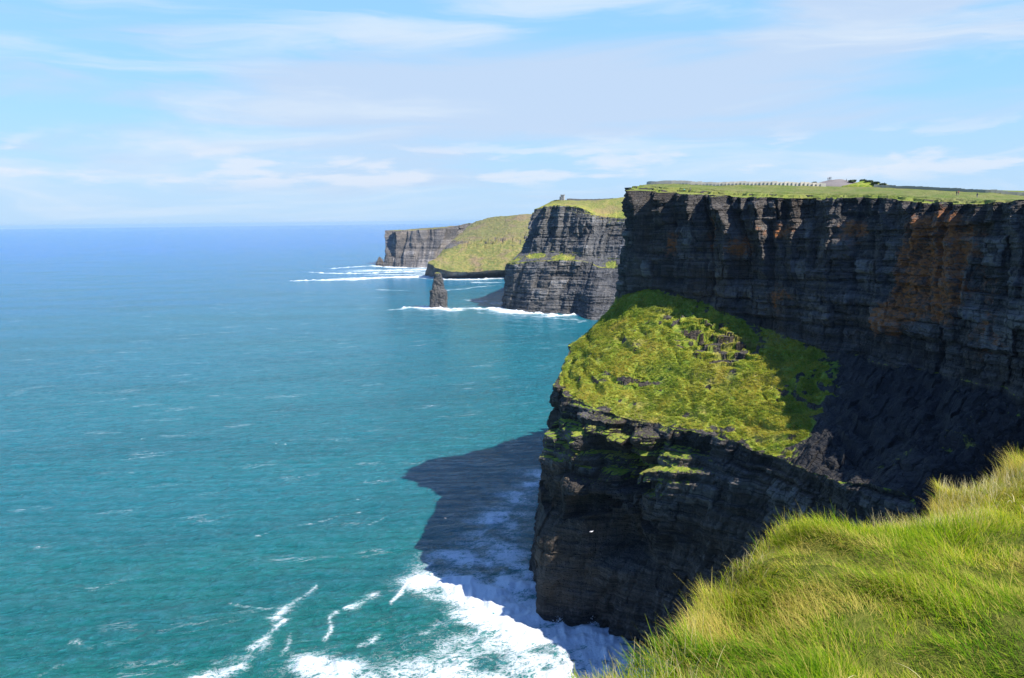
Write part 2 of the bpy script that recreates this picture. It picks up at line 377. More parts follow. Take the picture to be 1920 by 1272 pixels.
def coast(name, stations, counts, rows, zones, p, mat, amp=None, extra=None):
    """stations: (n, m, 3) points from inland to below the water. rows: samples in each of the m-1 strips.
    zones: per strip 'plain', 'rock' or 'grass'. p: dict of relief sizes."""
    ctrl = np.array(stations, float)
    C, st = catmull(ctrl, counts)                      # (U, m, 3)
    U = len(C); mcount = C.shape[1]
    pts = []; zr = []; zl = []; rowz = []
    for j in range(mcount-1):
        last = j == mcount-2
        t = np.linspace(0, 1, rows[j], endpoint=last)
        seg = C[:, j, None, :]*(1-t)[None, :, None] + C[:, j+1, None, :]*t[None, :, None]
        pts.append(seg)
        L = np.linalg.norm(C[:, j+1]-C[:, j], axis=1)[:, None]*t[None, :]
        Lb = np.linalg.norm(C[:, j+1]-C[:, j], axis=1)[:, None]*(1-t)[None, :]
        zr.append(np.full((U, len(t)), float(j))); zl.append(np.stack([L, Lb], -1))
    V = np.concatenate(pts, 1); Z = np.concatenate(zr, 1).astype(int); D = np.concatenate(zl, 1)
    isrock = np.array([1.0 if z == 'rock' else 0.0 for z in zones]); isplain = np.array([1.0 if z == 'plain' else 0.0 for z in zones])
    rk = isrock[Z]
    # soften the change of zone over a couple of metres
    prev = np.concatenate([[isrock[0]], isrock[:-1]])[Z]; nxt = np.concatenate([isrock[1:], [isrock[-1]]])[Z]
    wd = p.get('soft', 2.0)
    a = np.clip(0.5+D[..., 0]/wd/2, 0, 1); b_ = np.clip(0.5+D[..., 1]/wd/2, 0, 1)
    rkw = rk*a + prev*(1-a); rkw = rkw*b_ + nxt*(1-b_) - rk*0 
    rkw = np.clip(rk*np.minimum(a, b_) + prev*(1-a) + nxt*(1-b_), 0, 1)
    # outward direction from the averaged coast line
    mid = C[:, p.get('mid', mcount-3):mcount-1, :2].mean(1)
    tan = np.gradient(mid, axis=0); 
    kk = p.get('tsm', 25); ker = np.ones(kk)/kk
    pad = np.pad(tan, ((kk//2, kk//2), (0, 0)), mode='edge')
    tan = np.stack([np.convolve(pad[:, i], ker, 'valid') for i in (0, 1)], -1)[:U]
    tan /= np.linalg.norm(tan, axis=1)[:, None]+1e-9
    outw = np.stack([tan[:, 1], -tan[:, 0]], -1)*p.get('side', 1)
    s = np.concatenate([[0], np.cumsum(np.linalg.norm(np.diff(mid, axis=0), axis=1))])[:, None]*np.ones_like(V[..., 0])
    x, y, z = V[..., 0], V[..., 1], V[..., 2]
    am = np.ones(U) if amp is None else np.interp(st, np.arange(len(amp)), amp)
    am = am[:, None]
    sc = p['scale']
    zt = z + p.get('dip', 0.0)*s                      # bedding dips a little along the coast
    butt = ridged(s/(34*sc), z/(170*sc), 0.3, 3, p['seed'])*p['butt'] + fbm(s/(11*sc), z/(60*sc), 1.7, 3, p['seed']+3)*p['rib']
    if p.get('prow'):
        dtop = np.where(Z == int(np.argmax(isrock)), D[..., 0], np.where(Z < int(np.argmax(isrock)), 0, 99))
        pr = saw(s, z, 17*sc, p['seed']+40, 34*sc)*p['prow']*np.clip(.8+1.1*vnoise(s/(48*sc), 0, 0, p['seed']+50), .25, 1.5) + saw(s, z, 7.5*sc, p['seed']+41, 17*sc)*p['prow']*0.45
        butt = butt + pr*(0.26+0.85*np.exp(-(dtop/(26*sc))**1.5))
        butt = butt + blocky(s, z, 15*sc, 19*sc, p['seed']+42)*p['block']*0.9
    lam = rnd(np.floor(zt/(1.25*sc)+.4*vnoise(s/(30*sc), 0, 0, 7)), 1, 0, p['seed']+60)*0.55 + rnd(np.floor(zt/(3.4*sc)+.4*vnoise(s/(45*sc), 0, 0, 8)), 2, 0, p['seed']+61)*0.9-.7
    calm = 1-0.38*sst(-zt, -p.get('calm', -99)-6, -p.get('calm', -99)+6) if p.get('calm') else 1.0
    fine = (blocky(s, zt, 7.5*sc, 10*sc, p['seed']+11)*0.85 + blocky(s, zt, 2.6*sc, 4.2*sc, p['seed']+12)*0.40
            + blocky(s, zt, 1.2*sc, 2.0*sc, p['seed']+13)*0.22 + lam)*p['block']*calm \
         + fbm(x/(2.2*sc), y/(2.2*sc), z/(1.4*sc), 4, p['seed']+20)*0.45*p['block']
    # buttresses also carry the rims above and below, fading inland
    firstrock = int(np.argmax(isrock))
    inl = np.zeros_like(x)
    above = Z < firstrock
    dist_in = np.where(Z == firstrock-1, D[..., 1], 1e3)
    carry = np.where(above, np.exp(-dist_in/(9*sc)), 1.0)
    grassmid = (isrock[Z] < .5) & (~above)
    dg = np.minimum(D[..., 0], D[..., 1])
    carry = np.where(grassmid, np.exp(-dg/(7*sc))*0.8+0.0, carry)
    dsp = (butt*carry + fine*rkw)*am
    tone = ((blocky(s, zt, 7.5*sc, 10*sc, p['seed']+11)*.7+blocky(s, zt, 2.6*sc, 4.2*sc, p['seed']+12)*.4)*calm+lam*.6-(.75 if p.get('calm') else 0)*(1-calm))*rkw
    V = V.copy()
    V[..., 0] += outw[:, 0, None]*dsp; V[..., 1] += outw[:, 1, None]*dsp
    # ground relief
    gr = (1-rkw)
    pw = p.get('tuft', 1.0)
    hump = fbm(x/(16*sc), y/(16*sc), z/(16*sc), 4, p['seed']+31)*1.5*sc + fbm(x/(3.2*sc), y/(3.2*sc), z/(3.2*sc), 4, p['seed']+37)*0.75*sc
    V[..., 2] += gr*hump*am*np.where(above, p.get('flat', 0.35), pw)
    terr = np.where(grassmid, 1.0, 0.0)
    grass = gr.copy(); ledge = np.zeros_like(gr); stain = np.zeros_like(gr); scree = np.zeros_like(gr); lawn = np.where(above, sst(dist_in, 4*sc, 14*sc), 0.0)
    if extra: V, grass, ledge, stain, scree, lawn = extra(V, Z, D, s, outw, rkw, grass, ledge, stain, scree, lawn, am)
    nU, nV = V.shape[:2]
    f = grid_faces(nU, nV)
    if p.get('side', 1) > 0: f = f[:, ::-1]
    ob = mesh_from(name, V.reshape(-1, 3), f, mat, attrs={'grass': grass.ravel(), 'ledge': ledge.ravel(), 'stain': stain.ravel(), 'scree': scree.ravel(), 'lawn': lawn.ravel(), 'tone': tone.ravel()}, smooth=p.get('smooth', False))
    return ob, V, C

def gauss(V, c, r, rz=None):
    d = ((V[..., 0]-c[0])**2+(V[..., 1]-c[1])**2)/r**2 + ((V[..., 2]-c[2])/(rz or r))**2
    return np.exp(-d)

# ------------------------------------------------------------------ the main headland, the cove and the ground we stand on
T0 = np.array([520.0, 330.0, 150.0])
def stn(crest, edge, base, brow, foot):
    crest, edge, base, brow, foot = [np.array(q, float) for q in (crest, edge, base, brow, foot)]
    deep = foot + (foot-brow)*np.array([0.05, 0.05, 0]); deep[2] = -9
    return [T0, crest*0.5+T0*0.5+np.array([0, 0, -3.0])*0, crest, edge, base, brow, foot, deep]
def xyz(x, y, z): return np.array([x, y, z], float)
S = [
 stn((380, 600, 158), (330, 650, 150), (320, 655, 105), (300, 665, 60), (290, 670, 0)),
 stn((210, 480, 162), (170, 500, 160), (160, 502, 108), (140, 506, 74), (130, 510, 0)),
 stn((118, 420, 165), (92, 412, 163.5), P(1205, 560, 408), P(1098, 640, 385), (32, 384, 0)),
 stn(P(1215, 345, 396), P(1188, 353, 376), P(1170, 556, 374), P(1072, 662, 345), (13, 342, 0)),
 stn(P(1262, 341, 384), P(1226, 361, 358), P(1222, 545, 352), P(1060, 715, 309), PZ(1001, 1060)),
 stn(P(1350, 342, 370), P(1300, 364, 342), P(1310, 562, 330), P(1090, 752, 286), PZ(1016, 1132)),
 stn(P(1440, 342, 360), P(1390, 369, 322), P(1400, 604, 306), P(1200, 787, 266), PZ(1075, 1168)),
 stn(P(1570, 345, 350), P(1510, 371, 302), P(1500, 640, 280), P(1340, 815, 240), PZ(1190, 1200)),
 stn(P(1700, 350, 330), P(1640, 372, 272), P(1610, 676, 250), P(1482, 862, 214), (57, 236, 0)),
 stn(P(1830, 355, 300), P(1760, 380, 243), P(1740, 700, 222), P(1560, 892, 196), (68, 208, 0)),
 stn(P(1990, 364, 280), P(1900, 379, 208), P(1870, 730, 196), P(1700, 930, 172), (84, 180, 0)),
 stn((240, 200, 160), (139, 176, 155), (129, 173, 100), (116, 162, 55), (100, 150, 0)),
 stn((240, 130, 158), (136, 128, 153), (128, 126, 95), (118, 122, 50), (106, 118, 0)),
 stn((190, 70, 155), (112, 80, 151), (106, 84, 90), (98, 90, 45), (90, 94, 0)),
 stn((120, 20, 150), (70, 38, 148.2), (66, 46, 90), (60, 56, 45), (56, 60, 0)),
 stn((50, -5, 147.5), (22, 12, 147.0), (20, 26, 90), (19, 36, 45), (18, 40, 0)),
 stn((20, -6, 147.2), (6.0, 3.2, 146.8), (4, 18, 90), (3, 30, 45), (2, 34, 0)),
 stn((12, -12, 147.2), (0.5, -0.5, 146.8), (-6, 14, 90), (-10, 26, 45), (-12, 30, 0)),
 stn((15, -30, 147.2), (-8, -12, 146.8), (-22, 0, 90), (-32, 8, 45), (-36, 10, 0)),
 stn((10, -80, 149), (-30, -55, 148), (-44, -46, 90), (-56, -40, 45), (-60, -38, 0)),
 stn((0, -200, 150), (-80, -170, 150), (-96, -160, 90), (-110, -152, 45), (-116, -150, 0)),
]
cnt = [14, 40, 70, 90, 110, 120, 130, 140, 140, 110, 90, 45, 40, 45, 40, 40, 24, 24, 24, 20, 20]
cnt = cnt[:len(S)-1]
rowsH = [10, 16, 60, 170, 190, 210, 6]
zonesH = ['plain', 'plain', 'grass', 'rock', 'grass', 'rock', 'rock']
ampH = [1, 1, 1, .9, 1, 1, 1, 1, 1, 1, 1, 1, 1, .6, .3, 0.0, 0, 0, 0, .3, 1]
OUTC = [(P(1320, 625, 308), 11, 9), (P(1345, 665, 300), 10, 7), (P(1390, 700, 286), 9, 7), (P(1260, 600, 325), 7, 4), (P(1185, 715, 292), 8, 2.2), (P(1400, 650, 292), 7, 5), (P(1165, 570, 378), 4, 5)]
RUST = [(P(1600, 430, 276), 5, 5), (P(1850, 470, 226), 8, 5), (P(1900, 560, 210), 6, 8), (P(1260, 460, 345), 4, 5), (P(1650, 600, 248), 6, 5), (P(1420, 400, 318), 3, 4), (P(1340, 430, 330), 3, 7), (P(1770, 450, 238), 10, 3.5), (P(1480, 560, 296), 6, 6), (P(1700, 560, 240), 8, 9), (P(1765, 505, 236), 10, 7), (P(1720, 420, 240), 12, 6), (P(1745, 545, 232), 11, 5), (P(1810, 590, 224), 6, 8), (P(1450, 430, 300), 7, 3), (P(1385, 465, 318), 5, 5), (P(1562, 450, 290), 2.5, 8), (P(1690, 470, 250), 3, 9), (P(1880, 640, 205), 6, 6)]
def headland_extra(V, Z, D, s, outw, rkw, grass, ledge, stain, scree, lawn, am):
    kk = np.cumsum([0]+cnt); sL0, sL1 = s[kk[4], 0], s[kk[6]+40, 0]
    x, y, z = V[..., 0].copy(), V[..., 1].copy(), V[..., 2].copy()
    cove = (Z == 4)*sst(x*0.75-y*0.66+13*fbm(x/11, y/11, z/11, 4, 96), -98, -76)
    # broken beds coming through the turf slope
    for c, r, hgt in OUTC:
        g = gauss(V, c, r, hgt*1.3)*(Z == 4)
        b = blocky(s, z, 2.4, 3.6, 91)
        V[..., 0] += outw[:, 0, None]*g*b*1.3; V[..., 1] += outw[:, 1, None]*g*b*1.3
        V[..., 2] += g*(np.floor((z+2*vnoise(s/6, 0, 0, 3))/2.6)*2.6-z+1.0)*0.9+g*np.abs(b)*0.9
        grass -= g*(0.35+0.55*(b > -0.1))
    tl = D[..., 1]/13.0+1.4*fbm(s/30, 0, D[..., 1]/40, 3, 81); ft = tl-np.floor(tl)
    tm = (Z == 4)*sst(fbm(s/16, D[..., 1]/9, 5, 3, 83), -0.1, 0.35)*np.minimum(1, D[..., 1]/6)*np.minimum(1, D[..., 0]/8)*am
    V[..., 2] -= tm*np.minimum(ft/.82, (1-ft)/.18)*1.7
    grass -= tm*(ft > .84)*0.45
    # turf ledges stepping down and out just below the brow
    dep = D[..., 0]; wl = sst(s, sL0+5, sL0+22)*(1-sst(s, sL1, sL1+45))
    led = np.exp(-((dep-14)/13.0)**2)*(Z == 5)
    ts = dep/5.2+0.7*vnoise(s/22, dep/20, 0, 4)+0.9*rnd(np.floor(s/7.0), 0, 0, 6); kf = np.floor(ts); fr = ts-kf
    prof = (kf+sst(fr, .0, .22)-.6)*2.9*np.clip(.75+.95*vnoise(s/8, kf*3.1, 0, 8), 0, 1.7)
    outd = wl*(Z == 5)*np.clip(prof, 0, 11)*(1-sst(dep, 30, 62))*sst(dep, 0, 3)
    outd = outd*(.5+.5*sst(s, sL0+26, sL0+46))
    V[..., 0] += outw[:, 0, None]*outd; V[..., 1] += outw[:, 1, None]*outd
    ledge += (0.85*led*(0.35+wl) + 0.25*(Z == 3)*np.exp(-D[..., 0]/10))
    grass += led*0.30*wl
    for c, r, rz in RUST: stain += gauss(V, c, r, rz)
    scree += cove*.75
    rimg = (Z == 4)*np.exp(-D[..., 1]/3.5)*am
    grass -= rimg*np.clip(.35+1.3*fbm(s/4.5, z/3, 0, 3, 84), 0, 1.3)
    V[..., 2] -= rimg*1.6*np.clip(fbm(s/6, 0, 3, 3, 85), -.2, 1)
    sl = (Z == 4)*am; grass -= sl*sst(fbm(x/5, y/5, z/3.5, 4, 86), .42, .66)*.6
    V[..., 2] += sl*(.28*fbm(x/2.6, y/2.6, z/2.6, 3, 87)-.9*sst(ridged(x/14, y/14, z/14, 3, 88), .55, .8))
    stain = np.clip(stain, 0, 1)*rkw
    # the grey scree fan below the back wall of the cove
    for c, r, rz in ((P(1700, 690, 228), 8, 9), (P(1660, 750, 222), 10, 9), (P(1610, 810, 212), 9, 8), (P(1560, 860, 204), 7, 7), (P(1700, 820, 205), 8, 9)):
        g = gauss(V, c, r, rz)*(Z == 4); scree += 1.5*g; grass -= 1.6*g
    V[..., 2] += cove*(1.8*fbm(x/7, y/7, z/7, 4, 97)+.8*blocky(s, z, 3, 4, 98))*am
    grass += (Z == 4)*0.15 - cove*(1.0+0.42*fbm(x/9, y/9, z/9, 3, 95))
    # the foot: leaning buttress, recess shaped to let sun onto it, wave cave
    c = P(1062, 1085, 284); g = np.exp(-((V[..., 0]-c[0])**2+(V[..., 1]-c[1])**2)/110)*(Z >= 5)*sst(-z, -46, -30)
    V[..., 0] += outw[:, 0, None]*g*10; V[..., 1] += outw[:, 1, None]*g*10
    g = np.exp(-((V[..., 0]-35)**2+(V[..., 1]-261)**2)/135)*(Z >= 5)*sst(z, 26, 38)*(1-sst(z, 66, 75))
    V[..., 0] -= outw[:, 0, None]*g*16; V[..., 1] -= outw[:, 1, None]*g*16
    c = PZ(1130, 1165); g = np.exp(-((x-c[0])**2+(y-c[1])**2)/60 - (np.maximum(z, 0)/9.0)**2)*(Z >= 5)
    V[..., 0] -= outw[:, 0, None]*g*9; V[..., 1] -= outw[:, 1, None]*g*9
    # worn scars and low banks along the cliff-top path
    top = (Z == 2)
    d = D[..., 1]
    bank = (sst(d + 3*fbm(s/14, 0, 0, 3, 71), 5.5, 6.3)*0.9 + sst(d+2*fbm(s/9, 1, 0, 3, 72), 11, 11.6)*0.5)
    V[..., 2] += np.where(top, (bank-2.6*np.clip(d/30, 0, 1))*am, 0) - np.where(Z < 2, 1.2*am, 0)
    scar = sst(fbm(s/5, d/1.2, 0, 3, 77), 0.25, 0.5)*np.exp(-((d-6)/2.2)**2)
    grass -= np.where(top, scar*0.9*am, 0)
    lawn = np.where(Z < 3, sst(d+4*fbm(s/10, d/6, 3, 3, 75), 7, 13), 0); lawn = np.where(Z < 2, 1, np.where(Z == 2, .55+.45*lawn, lawn))
    grass = np.where(Z < 2, 1, grass)
    return V, np.clip(grass, -.5, 1.2), ledge, stain, np.clip(scree, 0, 1), lawn
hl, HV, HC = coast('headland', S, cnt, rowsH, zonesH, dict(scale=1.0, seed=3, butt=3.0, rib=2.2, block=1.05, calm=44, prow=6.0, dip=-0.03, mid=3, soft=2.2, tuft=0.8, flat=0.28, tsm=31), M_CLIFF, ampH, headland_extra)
tag(hl, kind='structure')

# ------------------------------------------------------------------ second headland, with the tower on it
def stn2(inl, edge, b1, b2, foot):
    q = [np.array(v, float) for v in (inl, edge, b1, b2, foot)]
    return [q[0]+np.array([40, 260, -8.0]), q[0], q[1], q[2], q[3], q[4], q[4]*np.array([1, 1, 0])+np.array([0, 0, -12.0])]
S2 = [
 stn2((420, 1800, 178), (330, 1700, 172), (320, 1690, 110), (305, 1680, 85), (298, 1675, 0)),
 stn2((190, 1600, 186), (140, 1540, 170), (130, 1530, 110), (110, 1515, 80), (100, 1505, 0)),
 stn2((85, 1480, 188), P(1006, 402, 1440), P(988, 470, 1425), P(958, 492, 1400), (-14, 1395, 0)),
 stn2(P(1035, 377, 1430), P(1012, 390, 1395), P(982, 474, 1368), P(955, 494, 1350), PZ(941, 577)),
 stn2(P(1060, 376, 1420), P(1040, 386, 1370), P(1020, 473, 1342), P(1010, 490, 1330), PZ(975, 584)),
 stn2(P(1100, 376, 1420), P(1085, 388, 1350), P(1065, 474, 1326), P(1062, 486, 1314), PZ(1030, 588)),
 stn2(P(1130, 374, 1400), P(1120, 402, 1340), P(1105, 478, 1306), P(1100, 490, 1300), PZ(1075, 590)),
 stn2(P(1150, 372, 1400), P(1150, 408, 1330), P(1130, 485, 1300), P(1130, 500, 1280), PZ(1108, 600)),
 stn2(P(1180, 370, 1400), P(1190, 408, 1330), P(1180, 485, 1290), P(1175, 500, 1275), PZ(1160, 598)),
 stn2((330, 1420, 190), (290, 1340, 160), (280, 1320, 90), (275, 1310, 70), (262, 1290, 0)),
]
def h2_extra(V, Z, D, s, outw, rkw, grass, ledge, stain, scree, lawn, am):
    z = V[..., 2]
    ledge = ledge + 0.5*(Z == 2) + 0.25*(Z == 4)
    up = (Z == 2)*np.exp(-D[..., 0]/16); grass = grass + 0.42*up
    bench = (Z == 3)
    spots = sum(gauss(V, c, r, rz) for c, r, rz in ((P(975, 492, 1360), 26, 10), (P(1055, 484, 1330), 34, 9), (P(1145, 500, 1290), 26, 12), (P(1010, 480, 1350), 20, 6)))
    V[..., 2] -= 0
    grass = np.where(bench, -0.15+0.95*spots+0.25*fbm(s/20, z/15, 0, 3, 5), grass)
    grass = grass + (Z == 4)*np.exp(-D[..., 0]/9)*spots*.8
    lawn = np.where(bench, 0.0, lawn*0.5)
    return V, np.clip(grass, -.5, 1.2), ledge, stain, scree, lawn
h2, _, C2 = coast('headland', S2, [30, 40, 50, 90, 100, 120, 100, 110, 60], [6, 20, 110, 30, 110, 4], ['plain', 'grass', 'rock', 'grass', 'rock', 'rock'],
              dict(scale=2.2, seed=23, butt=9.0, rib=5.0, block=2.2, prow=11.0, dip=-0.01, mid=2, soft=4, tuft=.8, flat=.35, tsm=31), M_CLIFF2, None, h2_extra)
tag(h2, kind='structure')

# ------------------------------------------------------------------ third headland: green lobe, then the far promontory
def stn3(inl, crest, sh, brow, foot):
    q = [np.array(v, float) for v in (inl, crest, sh, brow, foot)]
    return q + [q[4]*np.array([1, 1, 0])+np.array([0, 0, -15.0])]
S3 = [
 stn3((80, 3200, 120), P(884, 424, 2850), P(855, 462, 2500), P(828, 500, 2350), (-220, 2330, 0)),
 stn3((90, 3180, 140), P(884, 421, 2750), P(842, 459, 2350), P(813, 490, 2180), PZ(806, 512)),
 stn3((120, 3150, 160), P(895, 415, 2700), P(852, 455, 2280), P(818, 503, 2070), PZ(812, 520)),
 stn3((160, 3120, 165), P(915, 409, 2650), P(885, 453, 2260), P(860, 510, 2060), PZ(855, 522)),
 stn3((200, 3100, 170), P(945, 405, 2600), P(920, 450, 2250), P(910, 508, 2060), PZ(910, 520)),
 stn3((250, 3080, 172), P(975, 403, 2550), P(955, 445, 2240), P(955, 505, 2060), PZ(955, 518)),
 stn3((320, 3060, 172), P(1010, 403, 2550), P(1000, 445, 2240), P(1010, 505, 2060), PZ(1010, 518)),
 stn3((520, 3040, 172), P(1100, 404, 2550), P(1100, 445, 2240), P(1100, 505, 2060), PZ(1100, 518)),
]
def h3_extra(V, Z, D, s, outw, rkw, grass, ledge, stain, scree, lawn, am):
    z_ = V[..., 2].copy(); bd = np.exp(-((D[..., 1]-10)/45.0)**2)*(Z == 1) + np.exp(-(D[..., 0]/50.0)**2)*(Z == 2)
    V[..., 2] += bd*blocky(s, z_, 18, 30, 77)*4.5
    band = np.exp(-((D[..., 1]-10)/45.0)**2)*(Z == 1) + np.exp(-(D[..., 0]/70.0)**2)*(Z == 2)
    grass = grass - band*(0.62+0.7*fbm(V[..., 0]/60, V[..., 1]/60, z_/30, 3, 9)) + 0.05
    lawn = np.where((Z <= 1), 0.45, 0.15)
    return V, np.clip(grass, -.5, 1.2), ledge+0.2, stain, scree, lawn
h3, _, _ = coast('headland', S3, [30, 50, 60, 80, 80, 60, 40], [8, 60, 70, 30, 3], ['plain', 'grass', 'grass', 'rock', 'rock'],
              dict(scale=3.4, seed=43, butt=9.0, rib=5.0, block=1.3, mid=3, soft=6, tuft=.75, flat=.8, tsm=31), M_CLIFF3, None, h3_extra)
tag(h3, kind='structure')
def stn4(inl, edge, foot):
    q = [np.array(v, float) for v in (inl, edge, foot)]
    return q + [q[2]*np.array([1, 1, 0])+np.array([0, 0, -15.0])]
S4 = [
 stn4((-330, 3400, 110), (-420, 3300, 100), (-450, 3300, 0)),
 stn4((-330, 3150, 120), P(745, 433, 3000), PZ(742, 497)),
 stn4((-330, 3000, 125), P(740, 433, 2830), PZ(728, 500)),
 stn4((-300, 2970, 128), P(760, 432, 2790), PZ(752, 501)),
 stn4((-260, 2960, 128), P(790, 431, 2770), PZ(785, 502)),
 stn4((-210, 2960, 132), P(825, 428, 2760), PZ(820, 502)),
 stn4((-150, 2980, 136), P(850, 424, 2790), P(845, 505, 2650)*[1, 1, 0]),
 stn4((-90, 3000, 140), P(873, 420, 2840), P(868, 505, 2700)*[1, 1, 0]),
 stn4((40, 3000, 142), P(900, 420, 2880), P(900, 505, 2760)*[1, 1, 0]),
]
h4, _, _ = coast('headland', S4, [30, 40, 60, 70, 70, 60, 50, 30], [14, 110, 4], ['grass', 'rock', 'rock'],
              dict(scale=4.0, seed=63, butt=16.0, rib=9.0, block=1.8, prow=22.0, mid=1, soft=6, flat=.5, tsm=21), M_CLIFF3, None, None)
tag(h4, kind='structure')

# ------------------------------------------------------------------ sea stacks
def stack(name, base, prof, seed, mat, label, sc=1.0):
    """prof: (height, left, right, depth) in metres from the axis"""
    nz, na = 110, 90
    hs = np.array([q[0] for q in prof]); L = np.array([q[1] for q in prof]); R = np.array([q[2] for q in prof]); Dp = np.array([q[3] for q in prof])
    z = np.linspace(hs[0], hs[-1], nz)
    a = np.linspace(0, 2*np.pi, na, endpoint=False)
    l, r, d = np.interp(z, hs, L), np.interp(z, hs, R), np.interp(z, hs, Dp)
    cx = (r-l)/2; hw = (r+l)/2
    ca, sa = np.cos(a), np.sin(a)
    sq = (np.abs(ca)**3+np.abs(sa)**3)**(-1/3)         # squarish plan
    X = cx[:, None]+hw[:, None]*ca*sq; Y = d[:, None]*sa*sq; Zz = z[:, None]+0*X
    arc = a[None, :]*hw.mean()+0*X
    dd = blocky(arc, Zz, 5*sc, 6*sc, seed)*0.8*sc+blocky(arc, Zz, 2.2*sc, 3*sc, seed+1)*0.45*sc+fbm(X/4/sc, Y/4/sc, Zz/6/sc, 3, seed)*1.2*sc
    dd *= np.minimum(1, hw[:, None]/4)
    dd[:, -1] = dd[:, -1]
    X += ca*dd; Y += sa*dd
    V = np.stack([X, Y, Zz], -1).reshape(-1, 3)
    idx = np.arange(nz*na).reshape(nz, na)
    f = np.stack([idx[:-1], np.roll(idx[:-1], -1, 1), np.roll(idx[1:], -1, 1), idx[1:]], -1).reshape(-1, 4)
    top = len(V); V = np.vstack([V, [[cx[-1], 0, z[-1]+0.6]]])
    capf = np.stack([idx[-1], np.roll(idx[-1], -1), np.full(na, top), np.full(na, top)], -1)
    zzv = V[:, 2]/hs[-1]
    me_f = np.vstack([f])
    ob = mesh_from(name, V, me_f, mat, attrs={'grass': sst(zzv, .55, 1.15)*0.55, 'ledge': np.full(len(V), .3), 'stain': 0*zzv, 'scree': 0*zzv, 'lawn': 0*zzv, 'tone': 0*zzv}, smooth=False)
    # close the top
    ob.data.update()
    ob.location = base
    tag(ob, label, 'sea stack')
    return ob
bs = PZ(822, 577)
ppm = bs[1]/FPX*1.0
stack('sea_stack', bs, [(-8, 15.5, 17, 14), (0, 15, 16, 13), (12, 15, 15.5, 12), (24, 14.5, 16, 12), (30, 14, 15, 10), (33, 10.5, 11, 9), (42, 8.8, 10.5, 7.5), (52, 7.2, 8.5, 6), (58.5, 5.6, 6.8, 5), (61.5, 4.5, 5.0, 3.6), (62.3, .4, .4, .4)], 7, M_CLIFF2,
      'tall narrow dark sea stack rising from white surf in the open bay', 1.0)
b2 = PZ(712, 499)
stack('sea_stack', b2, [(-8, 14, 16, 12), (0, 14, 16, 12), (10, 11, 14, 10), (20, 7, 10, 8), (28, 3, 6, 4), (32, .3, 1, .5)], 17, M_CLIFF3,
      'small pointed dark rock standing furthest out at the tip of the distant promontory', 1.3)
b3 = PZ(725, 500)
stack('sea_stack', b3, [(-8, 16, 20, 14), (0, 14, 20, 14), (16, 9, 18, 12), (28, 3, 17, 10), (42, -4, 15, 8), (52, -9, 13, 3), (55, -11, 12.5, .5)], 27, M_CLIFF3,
      'jagged dark rock leaning against the foot of the distant promontory', 1.3)

